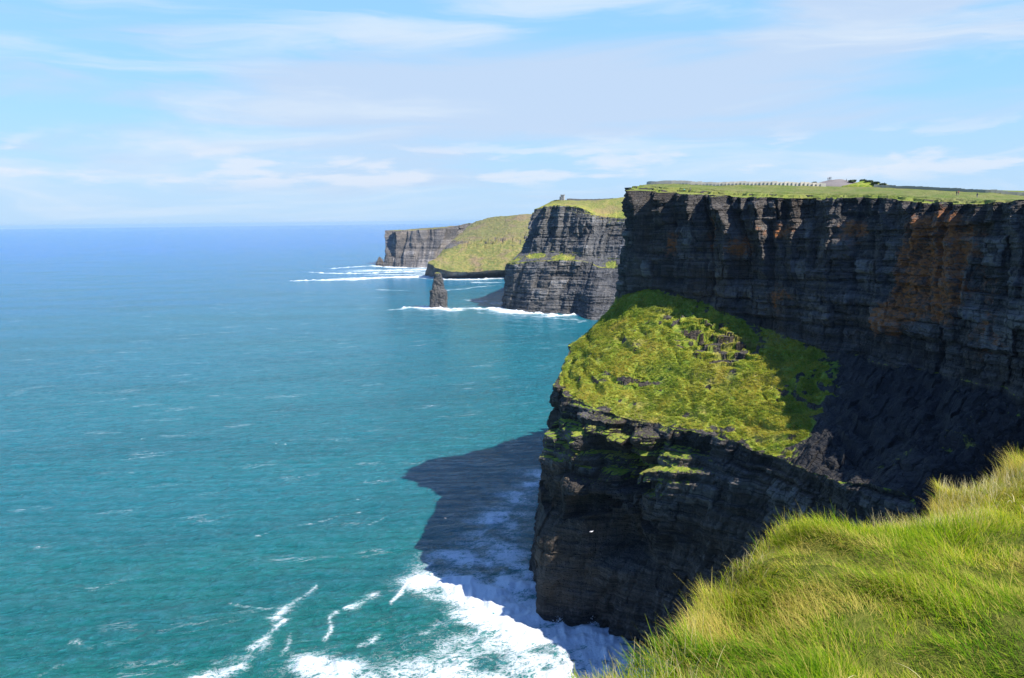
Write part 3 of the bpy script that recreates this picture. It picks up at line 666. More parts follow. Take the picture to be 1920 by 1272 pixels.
# ------------------------------------------------------------------ the sea
def foam_features():
    F = []   # (polyline world pts, half width start, end, strength)
    def pl(pts, w0, w1, k): F.append((np.array([PZ(*q)[:2] for q in pts]), w0, w1, k))
    # main surge at the foot of the headland
    pl([(800, 1085), (880, 1105), (960, 1140), (1050, 1180), (1130, 1225)], 9, 19, 1.4)
    pl([(860, 1120), (940, 1170), (1020, 1215), (1100, 1260)], 8, 24, 1.12)
    pl([(1000, 1100), (1010, 1150), (1060, 1175), (1180, 1180), (1230, 1215)], 8, 8, 1.25)
    pl([(940, 1030), (985, 1080), (1010, 1130)], 16, 12, .80)
    pl([(900, 1010), (960, 950), (1020, 890)], 18, 12, .72)
    pl([(850, 1040), (920, 1060), (980, 1110)], 12, 16, .85)
    pl([(760, 1262), (860, 1225), (960, 1230), (1080, 1272)], 8, 24, .68)
    pl([(860, 1272), (960, 1290), (1100, 1310)], 22, 26, .8)
    pl([(930, 1190), (1010, 1240)], 14, 14, .85)
    # thin lines
    pl([(812, 1054), (772, 1080), (755, 1098), (745, 1115), (728, 1136)], 1.6, 1.0, .95)
    pl([(690, 1122), (672, 1136), (650, 1142)], 3.4, 2.2, .85)
    pl([(636, 1150), (626, 1165), (622, 1182), (610, 1196)], 1.5, 1.0, .9)
    pl([(600, 1100), (560, 1130), (520, 1160)], 2.0, 4.2, .92)
    pl([(535, 1165), (500, 1195), (480, 1215)], 2.2, 2.6, .9)
    pl([(498, 1208), (470, 1230), (420, 1240)], 4.0, 4.0, .78)
    pl([(455, 1248), (420, 1262), (370, 1275)], 3.6, 4.4, .98)
    pl([(590, 1248), (620, 1262), (645, 1290)], 6.2, 9.0, 1.4)
    pl([(548, 1190), (545, 1215), (535, 1226)], 1.8, 1.4, .7)
    pl([(700, 1190), (690, 1205), (668, 1212)], 2.6, 1.6, .78)
    pl([(790, 1190), (820, 1170), (850, 1200)], 3.5, 3.5, .55)
    pl([(677, 958), (630, 968), (575, 980), (510, 990), (470, 1000)], 1.6, 1.0, .72)
    pl([(720, 966), (690, 985), (655, 990)], 1.2, 1.0, .6)
    pl([(440, 1130), (500, 1142), (530, 1140)], 1.6, 1.6, .6)
    pl([(100, 1255), (85, 1262), (60, 1280)], 2.2, 2.2, .6)
    pl([(130, 1208), (140, 1214)], 2.4, 1.8, .75)
    pl([(658, 935), (668, 935)], .8, .8, .9)
    pl([(512, 833), (533, 834)], .9, .7, .8)
    # second headland and the stack
    pl([(745, 580), (770, 577), (800, 580), (845, 581), (880, 577), (915, 580)], 6, 14, .95)
    pl([(790, 577), (850, 582)], 14, 14, 1.2)
    pl([(925, 578), (945, 584), (990, 588), (1040, 592), (1095, 592)], 16, 9, 1.2)
    pl([(905, 586), (960, 592), (1030, 595)], 4, 5, .75)
    pl([(1050, 597), (1095, 604)], 6, 5, .8)
    pl([(880, 562), (930, 570), (950, 565)], 12, 12, .55)
    pl([(840, 545), (880, 540), (930, 535)], 12, 10, .62)
    pl([(700, 543), (770, 545)], 9, 5, .55)
    # third headland surf
    pl([(690, 508), (800, 506)], 70, 60, .85)
    pl([(640, 523), (800, 518)], 30, 45, .9)
    pl([(550, 527), (600, 526), (660, 525), (720, 521), (790, 520), (830, 521)], 9, 34, 1.15)
    pl([(585, 511), (620, 513), (690, 513), (760, 510), (806, 511)], 7, 28, 1.05)
    pl([(625, 504), (660, 501), (700, 499), (740, 502), (800, 503)], 12, 24, 1.1)
    pl([(700, 516), (800, 514)], 26, 36, .8)
    pl([(830, 524), (880, 525), (945, 521)], 24, 18, 1.05)
    pl([(900, 530), (940, 530)], 16, 14, .65)
    return F
def build_sea():
    r1 = 120*np.exp(np.arange(0, 640)*0.0053)          # out to about 3.6 km
    r2 = r1[-1]*np.exp(np.arange(1, 95)*0.03)
    r = np.concatenate([[1.0, 40, 80], r1, r2])
    th = np.radians(np.concatenate([np.linspace(-100, -40, 40)[:-1], np.linspace(-40, 12, 560), np.linspace(12, 110, 70)[1:]]))
    Rr, Th = np.meshgrid(r, th, indexing='ij')
    X, Y = Rr*np.sin(Th), Rr*np.cos(Th)
    foam = np.zeros_like(X)
    near = Rr < 4200
    xs, ys = X[near], Y[near]; fm = np.zeros_like(xs)
    wob = fbm(xs/14, ys/14, 0, 3, 201); wx, wy = fbm(xs/26, ys/26, 4, 3, 205)*7.0+fbm(xs/7, ys/7, 14, 2, 207)*1.8, fbm(xs/26, ys/26, 9, 3, 206)*7.0+fbm(xs/7, ys/7, 19, 2, 208)*1.8
    sc_far = np.clip(np.hypot(xs, ys)/600, .45, 2.5)
    qx, qy = xs+wx*sc_far*0.8, ys+wy*sc_far*0.8
    for pts, w0, w1, k in foam_features():
        lo = pts.min(0)-w0*3-w1*3-10; hi = pts.max(0)+w0*3+w1*3+10
        mk = (qx > lo[0]) & (qx < hi[0]) & (qy > lo[1]) & (qy < hi[1])
        x, y = qx[mk], qy[mk]; best = np.zeros_like(x)
        if w0 < 6 and pts[:, 1].max() < 700: w0, w1 = w0*.72, w1*.72
        n = len(pts)-1
        for i in range(n):
            a, b = pts[i], pts[i+1]; d = b-a; L2 = (d**2).sum()
            t = np.clip(((x-a[0])*d[0]+(y-a[1])*d[1])/L2, 0, 1)
            dist = np.hypot(x-a[0]-t*d[0], y-a[1]-t*d[1])
            w = w0+(w1-w0)*(i+t)/n
            best = np.maximum(best, k*np.where(w < 6, .75, 1.0)*np.exp(-(dist/(w*(1.25-.15*sst(w, 4, 9))))**1.4*0.9))
        fm[mk] = np.maximum(fm[mk], best)
    fm *= np.clip(0.90+0.55*fbm(xs/11, ys/8, 2, 4, 211)*np.where(ys > 800, .5, 1), .4, 1.25)
    foam[near] = fm
    # swell, and the heaped broken water where the foam is thick
    Z = np.zeros_like(X)
    fade = np.exp(-(Rr/1400)**2)
    ang0 = math.radians(200)
    for wl, am, da in ((46, .20, 0), (29, .16, .5), (19, .15, -.6), (12.5, .12, .9), (8.5, .10, -.35)):
        a = ang0+da; ph = (X*math.sin(a)+Y*math.cos(a))*2*np.pi/wl + 2.2*vnoise(X/(wl*2.2), Y/(wl*2.2), 0, int(wl))
        Z += am*np.sin(ph)*fade*np.clip((wl/ (Rr*0.0053*3)), 0, 1)
    heap = np.zeros_like(X); heap[near] = sst(fm, .55, 1.2)*(0.9+1.3*ridged(xs/7, ys/7, 0, 4, 301))
    Z += heap*np.where(Rr > 900, 2.0, 1.0)
    V = np.stack([X, Y, Z], -1)
    ob = mesh_from('sea', V.reshape(-1, 3), grid_faces(*X.shape)[:, ::-1], M_SEA, attrs={'foam': foam.ravel()}, smooth=True)
    return tag(ob, kind='structure')
M_SEA, nt, b, out = material('sea_water')
g = nt.new('ShaderNodeNewGeometry'); pos = g.outputs['Position']
sp = nt.new('ShaderNodeSeparateXYZ'); nt.l.new(pos, sp.inputs[0])
flat = nt.new('ShaderNodeCombineXYZ'); nt.l.new(sp.outputs[0], flat.inputs[0]); nt.l.new(sp.outputs[1], flat.inputs[1]); fp = flat.outputs[0]
rot = nt.new('ShaderNodeVectorRotate', rotation_type='Z_AXIS'); nt.l.new(fp, rot.inputs['Vector']); rot.inputs['Angle'].default_value = math.radians(-14)
rp = rot.outputs[0]
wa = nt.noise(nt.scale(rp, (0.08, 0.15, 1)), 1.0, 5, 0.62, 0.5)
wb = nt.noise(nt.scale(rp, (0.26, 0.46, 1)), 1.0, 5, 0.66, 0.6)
wc = nt.noise(nt.scale(rp, (1.3, 2.6, 1)), 1.0, 3, 0.6, 0.3)
dist = nt.vmath('LENGTH', fp)
# deeper, bluer water offshore; greener over the shallows near the cliffs
off = nt.math('ADD', nt.math('MULTIPLY', sp.outputs[0], -0.55), nt.math('MULTIPLY', sp.outputs[1], 0.42))
off = nt.math('ADD', off, nt.math('MULTIPLY', nt.math('SUBTRACT', nt.noise(nt.scale(rp, (0.0016, 0.0042, 1)), 1.0, 4, 0.55), 0.5), 620.0))
blue = nt.lin(off, 80.0, 1100.0)
wcol = nt.mix(nt.lin(sp.outputs[1], 270.0, 420.0), (0.007, 0.190, 0.150), (0.009, 0.200, 0.215))
wcol = nt.mix(blue, wcol, (0.007, 0.155, 0.300))
wcol = nt.mix(nt.lin(off, 900.0, 3200.0), wcol, (0.016, 0.150, 0.50))
pat = nt.noise(nt.scale(rp, (0.004, 0.012, 1)), 1.0, 4, 0.6)
wcol = nt.mix(nt.ss(pat, 0.42, 0.66, 0.0, 0.55), wcol, (0.006, 0.125, 0.165))
fo = nt.attr('foam')
wcol = nt.mix(nt.math('MULTIPLY', nt.ss(nt.math('ADD', nt.math('MULTIPLY', wb, .65), nt.math('MULTIPLY', wa, .35)), 0.47, 0.62), 0.50), wcol, (0.040, 0.26, 0.325))  # wave crests painted paler and bluer, standing in for reflected sky
wcol = nt.mix(nt.math('MULTIPLY', nt.ss(nt.math('ADD', nt.math('MULTIPLY', wb, .5), nt.math('MULTIPLY', wa, .5)), 0.50, 0.36), 0.50), wcol, (0.004, 0.115, 0.120))  # troughs painted darker, wave shading put into the base colour
milk = nt.math('MULTIPLY', nt.ss(fo, 0.15, 0.9), 0.65)
wcol = nt.mix(milk, wcol, (0.10, 0.42, 0.38))
wat = b
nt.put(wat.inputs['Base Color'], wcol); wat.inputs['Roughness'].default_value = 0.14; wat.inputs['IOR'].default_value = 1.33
wat.inputs['Specular IOR Level'].default_value = 0.30
hh = nt.math('ADD', nt.math('MULTIPLY', wa, 2.6), nt.math('ADD', nt.math('MULTIPLY', wb, 2.2), nt.math('MULTIPLY', wc, 0.4)))
nt.put(wat.inputs['Normal'], nt.bump(hh, 1.0, 1.9))
# foam: lace cut out of the foam density by three sizes of noise
lace = nt.math('ABSOLUTE', nt.math('SUBTRACT', nt.noise(nt.scale(rp, (0.22, 0.34, 1)), 1.0, 7, 0.72, 1.4), 0.5))
lace2 = nt.math('ABSOLUTE', nt.math('SUBTRACT', nt.noise(nt.scale(rp, (0.5, 0.8, 1)), 1.0, 5, 0.7, 1.0), 0.5))
lace0 = nt.math('ABSOLUTE', nt.math('SUBTRACT', nt.noise(nt.scale(rp, (0.075, 0.13, 1)), 1.0, 6, 0.66, 1.6), 0.5))
lc = nt.math('ADD', nt.math('ADD', nt.math('MULTIPLY', lace, 3.2), nt.math('MULTIPLY', lace2, 2.4)), nt.math('MULTIPLY', lace0, 2.6))
fmask = nt.ss(nt.math('SUBTRACT', nt.math('MULTIPLY', fo, 0.92), lc), -0.16, 0.42)
fmask = nt.math('MULTIPLY', fmask, nt.lin(fo, 0.06, 0.75, 0.25, 1.0))
fmask = nt.math('MULTIPLY', fmask, nt.ss(fo, 0.05, 0.2))
# scattered whitecaps on the crests
capn = nt.noise(nt.scale(rp, (0.085, 0.17, 1)), 1.0, 2, 0.5, 0.2)
capr = nt.noise(nt.scale(rp, (0.5, 1.6, 1)), 1.0, 4, 0.7, 0.6)
cap = nt.math('MULTIPLY', nt.ss(capn, 0.755, 0.80), nt.ss(capr, 0.50, 0.64))
streak = nt.math('MULTIPLY', nt.ss(nt.noise(nt.scale(rp, (0.02, 0.045, 1)), 1.0, 3, 0.5), 0.58, 0.72), nt.ss(nt.math('ABSOLUTE', nt.math('SUBTRACT', nt.noise(nt.scale(rp, (0.05, 0.22, 1)), 1.0, 6, 0.65, 0.8), 0.5)), 0.018, 0.0))
capm = nt.math('MAXIMUM', cap, nt.math('MULTIPLY', streak, 0.45))
fall = nt.math('MAXIMUM', fmask, capm)
fb = nt.new('ShaderNodeBsdfPrincipled'); fb.inputs['Roughness'].default_value = 0.9; fb.inputs['Specular IOR Level'].default_value = 0.1
nt.put(fb.inputs['Base Color'], nt.mix(nt.noise(rp, 0.7, 4, 0.7), (0.66, 0.72, 0.74), (0.86, 0.87, 0.87)))
nt.put(fb.inputs['Normal'], nt.bump(nt.math('ADD', nt.math('MULTIPLY', wb, 1.0), nt.math('MULTIPLY', nt.noise(rp, 1.2, 5, 0.75), 0.8)), 0.7, 0.8))
mx = nt.new('ShaderNodeMixShader'); nt.put(mx.inputs[0], fall); nt.l.new(wat.outputs[0], mx.inputs[1]); nt.l.new(fb.outputs[0], mx.inputs[2]); nt.l.new(mx.outputs[0], out.inputs[0])
build_sea()


# ------------------------------------------------------------------ spray thrown up where the surf strikes the foot
def spray():
    r = np.random.default_rng(77); pts = []
    for px, py, n, w, h in ((1140, 1160, 5200, 5.0, 6.5), (1108, 1168, 2600, 3.5, 4.5), (1050, 1166, 2600, 3.2, 4.0), (1165, 1172, 2600, 4.0, 4.5), (1016, 1140, 1200, 2.5, 2.6), (1004, 1085, 900, 2.5, 2.2), (1205, 1196, 1500, 4, 3)):
        c = PZ(px, py); u = r.normal(0, 1, (n, 2))*[w*.55, w*.4]; hz_ = r.exponential(h*.30, n)*np.exp(-(u**2).sum(1)/w**2)
        pts.append(np.stack([c[0]+u[:, 0], c[1]+u[:, 1], .3+hz_], -1))
    p = np.concatenate(pts); n = len(p); sz = r.uniform(.04, .17, n)[:, None]
    a = r.normal(0, 1, (n, 3))*sz; b = r.normal(0, 1, (n, 3))*sz
    V = np.stack([p-a, p-b, p+a, p+b], 1).reshape(-1, 3)
    mt = plain('spray_drops', (.82, .85, .87), .6, .05)
    tag(mesh_from('sea_spray', V, np.arange(4*n).reshape(-1, 4), mt, smooth=False), kind='stuff')
spray()

# ------------------------------------------------------------------ the grassy edge we stand on
GZ = 148.05
EDGE = [(300, 1900), (600, 1620), (740, 1345), (880, 1310), (985, 1282), (1045, 1258), (1150, 1228), (1240, 1206), (1300, 1180), (1330, 1130), (1345, 1082), (1390, 1022),
        (1440, 1004), (1480, 960), (1560, 948), (1640, 945), (1720, 948), (1772, 944), (1790, 872), (1830, 876), (1870, 876), (1920, 852), (2000, 815), (2200, 800), (2700, 830)]
EP = np.array([PZ(x, y, GZ+0.0)[:2] for x, y in EDGE])
POLY = np.vstack([EP, [[26, 6], [26, -8], [-8, -8], [-5, -1]]])
def edge_dist(x, y):
    """distance to the cliff edge, positive on the turf"""
    best = np.full(x.shape, 1e9)
    for a, b in zip(np.vstack([[[-5, -1]], EP])[:-1], np.vstack([[[-5, -1]], EP])[1:]):
        d = b-a; t = np.clip(((x-a[0])*d[0]+(y-a[1])*d[1])/(d@d), 0, 1)
        best = np.minimum(best, np.hypot(x-a[0]-t*d[0], y-a[1]-t*d[1]))
    ins = np.zeros(x.shape, bool); n = len(POLY)
    for i in range(n):
        (x1, y1), (x2, y2) = POLY[i], POLY[(i+1) % n]
        if y1 == y2: continue
        c = ((y1 > y) != (y2 > y)) & (x < (x2-x1)*(y-y1)/(y2-y1)+x1)
        ins ^= c
    return np.where(ins, best, -best)
def near_z(x, y, d):
    z = GZ + 0.07*fbm(x/1.7, y/1.7, 0, 3, 401) + 0.055*fbm(x/.40, y/.40, 2, 3, 405)
    z = z - 0.16*np.exp(-np.maximum(d, 0)/0.35)*(d >= 0)
    return np.where(d < 0, z-0.16-np.minimum(-d*6.0, 90)-0.25*fbm(x*1.5, y*1.5, z, 3, 409)*sst(-d, 0, .3), z)
gx = np.arange(-7, 25, 0.075); gy = np.arange(-7, 16, 0.075)
GX, GY = np.meshgrid(gx, gy, indexing='ij'); GD = edge_dist(GX, GY)
GZZ = near_z(GX, GY, GD)
mt, nt, b, out = material('turf_soil')
pos = nt.new('ShaderNodeNewGeometry').outputs['Position']
nt.put(b.inputs['Base Color'], nt.mix(nt.ss(nt.noise(pos, 2.0, 6, .7), .35, .65), (0.065, 0.10, 0.012), (0.17, 0.17, 0.035))); b.inputs['Roughness'].default_value = 0.95
b.inputs['Specular IOR Level'].default_value = 0.0
nt.put(b.inputs['Normal'], nt.bump(nt.noise(pos, 14, 5, .7), 1.0, 0.06))
tag(mesh_from('ground', np.stack([GX, GY, GZZ], -1).reshape(-1, 3), grid_faces(*GX.shape), mt), kind='structure')

def blade_mesh(name, root, hdir, length, width, lean, curl, tint, dry, mat, levels=4):
    """curved tapering blades: root (n,3); hdir heading; lean start angle from vertical; curl extra angle to the tip"""
    n = len(root); L = levels
    pos = root.copy(); vs = []; side = np.stack([-np.sin(hdir+1.2*(tint-.5)), np.cos(hdir+1.2*(tint-.5)), np.zeros(n)], -1)
    for k in range(L):
        t = k/(L-1); w = width*(1-t**1.6)*0.5+0.0002
        vs.append(pos-side*w[:, None]); vs.append(pos+side*w[:, None])
        if k < L-1:
            a = lean+curl*(t+0.5/(L-1)); st = length/(L-1)
            pos = pos+np.stack([np.cos(hdir)*np.sin(a), np.sin(hdir)*np.sin(a), np.cos(a)], -1)*st[:, None]
    V = np.stack(vs, 1).reshape(-1, 3)
    base = (np.arange(n)*2*L)[:, None, None]
    q = np.array([[2*k, 2*k+1, 2*k+3, 2*k+2] for k in range(L-1)])[None]
    F = (base+q).reshape(-1, 4)
    tt = np.tile(np.repeat(np.linspace(0, 1, L), 2), n)
    return mesh_from(name, V, F, mat, attrs={'tint': np.repeat(tint, 2*L), 'dry': np.repeat(dry, 2*L), 'along': tt}, smooth=True)
def blade_material(name, greens, straw, spec=.06):
    mt, nt, b, out = material(name)
    t = nt.attr('tint'); dr = nt.attr('dry'); al = nt.attr('along')
    col = nt.mix(nt.ss(t, 0.0, 0.6), greens[0], greens[1]); col = nt.mix(nt.ss(t, 0.55, 1.0), col, greens[2])
    col = nt.mix(nt.math('MULTIPLY', nt.ss(al, 0.6, 1.0), 0.2), col, straw)
    col = nt.mix(dr, col, nt.mix(t, tuple(c*0.75 for c in straw), tuple(min(.9, c*1.25) for c in straw)))
    nt.put(b.inputs['Base Color'], col); b.inputs['Roughness'].default_value = 0.6; b.inputs['Specular IOR Level'].default_value = spec
    tr = nt.new('ShaderNodeBsdfTranslucent'); nt.put(tr.inputs[0], col)
    mx = nt.new('ShaderNodeMixShader'); mx.inputs[0].default_value = 0.38
    nt.l.new(b.outputs[0], mx.inputs[1]); nt.l.new(tr.outputs[0], mx.inputs[2]); nt.l.new(mx.outputs[0], out.inputs[0])
    return mt
M_GRASS = blade_material('grass_blades', ((0.09, 0.23, 0.004), (0.29, 0.41, 0.007), (0.60, 0.49, 0.025)), (0.80, 0.58, 0.15))
M_STRAW = blade_material('straw_blades', ((0.11, 0.25, 0.005), (0.33, 0.44, 0.008), (0.64, 0.52, 0.03)), (0.78, 0.62, 0.32), .2)
rng = np.random.default_rng(11)
def scatter(n, x0, x1, y0, y1, keep=None):
    x = rng.uniform(x0, x1, n); y = rng.uniform(y0, y1, n); d = edge_dist(x, y)
    k = d > -0.10
    if keep is not None: k &= keep(x, y, d)
    return x[k], y[k], d[k]
def make_grass():
    vis = lambda x, y, d: (rng.uniform(0, 1, len(x)) < np.clip(1.25-np.hypot(x-2.5, y-3.2)/7.5, .12, 1)) & ((y > 1.2) | (rng.uniform(0, 1, len(x)) < .15))
    x, y, d = scatter(1500000, -3, 9, 0.5, 10, vis)
    clump = fbm(x/.35, y/.35, 0, 3, 501); patch = fbm(x/1.3, y/1.3, 3, 3, 503); flow = fbm(x/.9, y/.9, 7, 2, 507); fl2 = fbm(x/.28, y/.28, 8, 2, 509)
    n = len(x)
    thin = rng.uniform(0, 1, n) < 0.92+0.5*clump
    x, y, d, clump, patch, flow, fl2 = [q[thin] for q in (x, y, d, clump, patch, flow, fl2)]; n = len(x)
    z = near_z(x, y, np.maximum(d, 0.0))-0.02
    head = math.radians(142)+flow*1.6+fl2*1.3+rng.normal(0, .85, n)
    rim = np.exp(-np.maximum(d, 0)/0.22)
    length = 0.40*(0.13+0.075*rng.gamma(2.0, .5, n)+0.06*np.clip(patch, -1, 1)+0.05*clump)*(1+0.1*rim)
    length = np.clip(length*(1+.45*clump), 0.035, 0.24)
    lean = np.clip(rng.normal(.74, .33, n)+0.18*patch, 0.02, 1.2)*(1-.35*rim); curl = np.clip(rng.normal(.75, .35, n), 0, 1.6)*(1-.4*rim)
    dp = 0.20+0.28*np.clip(fbm(x/.8, y/.8, 11, 3, 511)*1.3, -1, 1)+0.55*sst(fbm(x/.42, y/.42, 31, 3, 519), .25, .6)+0.55*rim*(0.6+0.8*fbm(x/.5, y/.5, 5, 2, 515))
    dry = (rng.uniform(0, 1, n) < np.clip(dp, .02, .9))*rng.uniform(.5, 1, n)
    tint = np.clip(0.54+0.42*fbm(x/1.1, y/1.1, 21, 3, 517)+rng.normal(0, .22, n), 0, 1)
    width = rng.uniform(.0020, .0042, n)*(1-0.35*(dry > 0))
    tag(blade_mesh('grass', np.stack([x, y, z], -1), head, length, width, lean, curl, tint, dry, M_GRASS), kind='stuff')
    # pale dead stems that stand up along the rim, and a few broad bent straws lying in the turf
    x, y, d = scatter(420000, -4, 13, -1, 13, lambda x, y, d: (d < .30) & (d > -.08) & (rng.uniform(0, 1, len(x)) < .35+.9*fbm(x/.7, y/.7, 0, 2, 521)))
    n = len(x); z = near_z(x, y, np.maximum(d, 0.0))-0.02
    tag(blade_mesh('dry_grass', np.stack([x, y, z], -1), math.radians(60)+rng.normal(0, .9, n), rng.uniform(.06, .17, n), rng.uniform(.0013, .0026, n), rng.normal(.25, .22, n), rng.normal(.45, .3, n),
                   rng.uniform(0, 1, n), np.full(n, .95), M_STRAW, 5), kind='stuff')
    x, y, d = scatter(1600, -2, 9, 2, 8, lambda x, y, d: (d > .15) & (fbm(x/1.2, y/1.2, 0, 2, 531) > .1))
    n = len(x); z = near_z(x, y, d)+0.03
    tag(blade_mesh('bent_straw', np.stack([x, y, z], -1), rng.uniform(0, 6.28, n), rng.uniform(.08, .20, n), rng.uniform(.003, .006, n), rng.uniform(.2, .8, n), rng.uniform(.9, 1.9, n),
                   rng.uniform(.3, 1, n), np.full(n, 1.0), M_STRAW, 7), kind='stuff')
make_grass()

# coarse tussocks on the sunny turf shelf of the headland
def tussocks():
    V = HV; zr = np.concatenate([np.full(r, j) for j, r in enumerate(rowsH)])
    dens = []
    j0, j1 = sum(rowsH[:4]), sum(rowsH[:5])+30
    A = V[:, j0:j1].reshape(-1, 3)
    ga = np.array([a.value for a in []])
    att = np.empty(V.shape[0]*V.shape[1], dtype=np.float32); hl.data.attributes['grass'].data.foreach_get('value', att)
    G = att.reshape(V.shape[:2])[:, j0:j1].reshape(-1)
    ok = (G > .62) & (A[:, 1] > 170) & (A[:, 1] < 400)
    A = A[ok]; k = rng.integers(0, len(A), 65000)
    p = A[k]+rng.normal(0, .25, (len(k), 3))*[1, 1, .1]
    reps = 4; p = np.repeat(p, reps, 0)+rng.normal(0, .16, (len(k)*reps, 3))*[1, 1, .05]
    n = len(p); tn = np.repeat(np.clip(.45+.5*fbm(A[k][:, 0]/7, A[k][:, 1]/7, A[k][:, 2]/7, 3, 601)+rng.normal(0, .18, len(k)), 0, 1), reps)
    tp = blade_mesh('tussock_grass', p-[0, 0, .1], rng.normal(math.radians(215), .8, n), rng.uniform(.45, 1.0, n), rng.uniform(.10, .26, n), rng.uniform(.6, 1.2, n), rng.uniform(.2, .7, n), tn, (rng.uniform(0, 1, n) < .22)*.6, M_TUSS, 3)
    tag(tp, kind='stuff')
M_TUSS = blade_material('tussock_blades', ((0.24, 0.36, 0.026), (0.50, 0.53, 0.055), (0.70, 0.60, 0.11)), (0.55, 0.44, 0.18))
tussocks()

# ------------------------------------------------------------------ things standing on the cliff tops
bpy.context.view_layer.update()
def ground_hit(px, py, ob=None):
    o = Vector((0, 0, CAMZ)); d = Vector(ray(px, py)).normalized()
    ok, loc, nrm, idx = (ob or hl).ray_cast(o, d)
    return np.array(loc) if ok else None
def ground_at(x, y, ob=None):
    ok, loc, nrm, idx = (ob or hl).ray_cast(Vector((x, y, 400)), Vector((0, 0, -1)))
    return loc[2] if ok else None
M_FLAG = plain('flagstone_pale', (0.60, 0.54, 0.44), .85, .3, .7)
M_FLAG2 = plain('flagstone_grey', (0.36, 0.36, 0.29), .9, .3, .7)
M_STONE = plain('tower_stone', (0.36, 0.34, 0.31), .9, .25, 1.2)
M_DARK = plain('dark_opening', (0.03, 0.03, 0.035), .9, .1)
def flag_wall(px0, px1, label, mat, h, seed, n=48, py0=341, Y0=384, Y1=352):
    r = random.Random(seed)
    crest = HC[:, 2]                                   # line of the crest
    pxs = []
    for q in crest: 
        v = q-np.array([0, 0, CAMZ]); pxs.append(W0/2+FPX*(v@_R)/(v@_F))
    pxs = np.array(pxs); k = np.where((pxs > px0) & (pxs < px1) & (crest[:, 1] > 150) & (crest[:, 1] < 430))[0]
    line = crest[k][:, :2]
    seg = np.concatenate([[0], np.cumsum(np.linalg.norm(np.diff(line, axis=0), axis=1))]); Ltot = seg[-1]
    n = max(8, min(95, int(Ltot/1.7)))
    root = empty('stone_wall', (line[0][0], line[0][1], ground_at(*line[0]) or 165)); tag(root, label, 'stone wall')
    var = []
    for j in range(5):
        mb = MB(); mb.box((0, 0, h*.42), (Ltot/n*1.32, .30, h*(1.5+.12*r.uniform(-1, 1))), 0, 1-.06*r.random(), (r.uniform(-.08, .08), 0)); o = mb.build('slab', mat); var.append(o)
    for i in range(n):
        d = (i+.5)*Ltot/n; x = np.interp(d, seg, line[:, 0]); y = np.interp(d, seg, line[:, 1])
        x2 = np.interp(d+1, seg, line[:, 0]); y2 = np.interp(d+1, seg, line[:, 1])
        o = var[i] if i < 5 else var[r.randrange(5)].copy()
        if i >= 5: COL.objects.link(o)
        o.parent = root; z = ground_at(x, y) or 165
        o.location = (x-root.location.x, y-root.location.y, z-root.location.z+.22+r.uniform(-.07, .07)); o.rotation_euler = (0, r.uniform(-.03, .03), (math.atan2(y2-y, x2-x) if i < n-2 else -.45)+math.radians(20+r.uniform(-5, 5)))
    return root
flag_wall(1197, 1548, 'pale upright flagstone wall along the skyline of the near headland, from its tip to the grey mound', M_FLAG, 1.15, 1)
flag_wall(1640, 1960, 'low grey green stone wall along the skyline right of the grey mound', M_FLAG2, 0.75, 2)

def mound(name, c, rx, ry, h, mat, seed, n=60):
    u = np.linspace(-1.5, 1.5, n); A, B = np.meshgrid(u, u, indexing='ij')
    r2 = A**2+B**2; Zz = h*np.exp(-r2*1.6)-0.6+0.12*h*fbm(A*4, B*4, 0, 4, seed)*np.exp(-r2)-6*sst(np.sqrt(r2), 1.1, 1.6)
    V = np.stack([c[0]+A*rx, c[1]+B*ry, c[2]+Zz], -1)
    att = {k: np.zeros(n*n) for k in ('ledge', 'stain', 'scree', 'lawn', 'tone')}; att['grass'] = np.full(n*n, 1.0)
    return tag(mesh_from(name, V.reshape(-1, 3), grid_faces(n, n), mat, attrs=att, smooth=True), kind='structure')
M_GRAV = plain('gravel', (0.20, 0.175, 0.16), .95, .2, .6)
mc = P(1570, 347, 455); mound('gravel_mound', mc, 17, 12, 3.6, M_GRAV, 5)
mc2 = P(1622, 347, 440); mound('grass_mound', mc2, 11, 9, 2.6, M_CLIFF, 8)

M_LEAF = plain('shrub_leaves', (0.07, 0.10, 0.04), .8, .5, 1.5)
def shrub(c, w, h, label, seed):
    r = np.random.default_rng(seed); n = 900
    q = r.normal(0, 1, (n, 3)); q /= np.linalg.norm(q, axis=1)[:, None]; rad = r.uniform(.45, 1, n)**.6
    w, h = w*.8, h*.75; pts = q*rad[:, None]*[w/2, w/3, h*.38]*(1+.25*vnoise(q[:, 0]*2+seed, q[:, 1]*2, q[:, 2]*2, seed))[:, None]; pts[:, 2] += h*.45
    a = r.normal(0, .22, (n, 3)); b = r.normal(0, .22, (n, 3))
    V = np.stack([pts-a, pts-b, pts+a, pts+b], 1).reshape(-1, 3)
    root = empty('shrub', tuple(c)); tag(root, label, 'shrub', 'dark shrubs by the mound')
    mesh_from('foliage', V, np.arange(4*n).reshape(-1, 4), M_LEAF, root)
    st = MB(); 
    for k in range(4):
        an = k*1.6+seed; st.loft([[(math.cos(an)*.1*k+.06*math.cos(t), .06*math.sin(t), -.3) for t in (0, 2.1, 4.2)], [(math.cos(an)*w*.25+.03*math.cos(t), math.sin(an)*w*.15+.03*math.sin(t), h*.6) for t in (0, 2.1, 4.2)]])
    st.build('stem', plain('shrub_stem', (.06, .045, .03)), root)
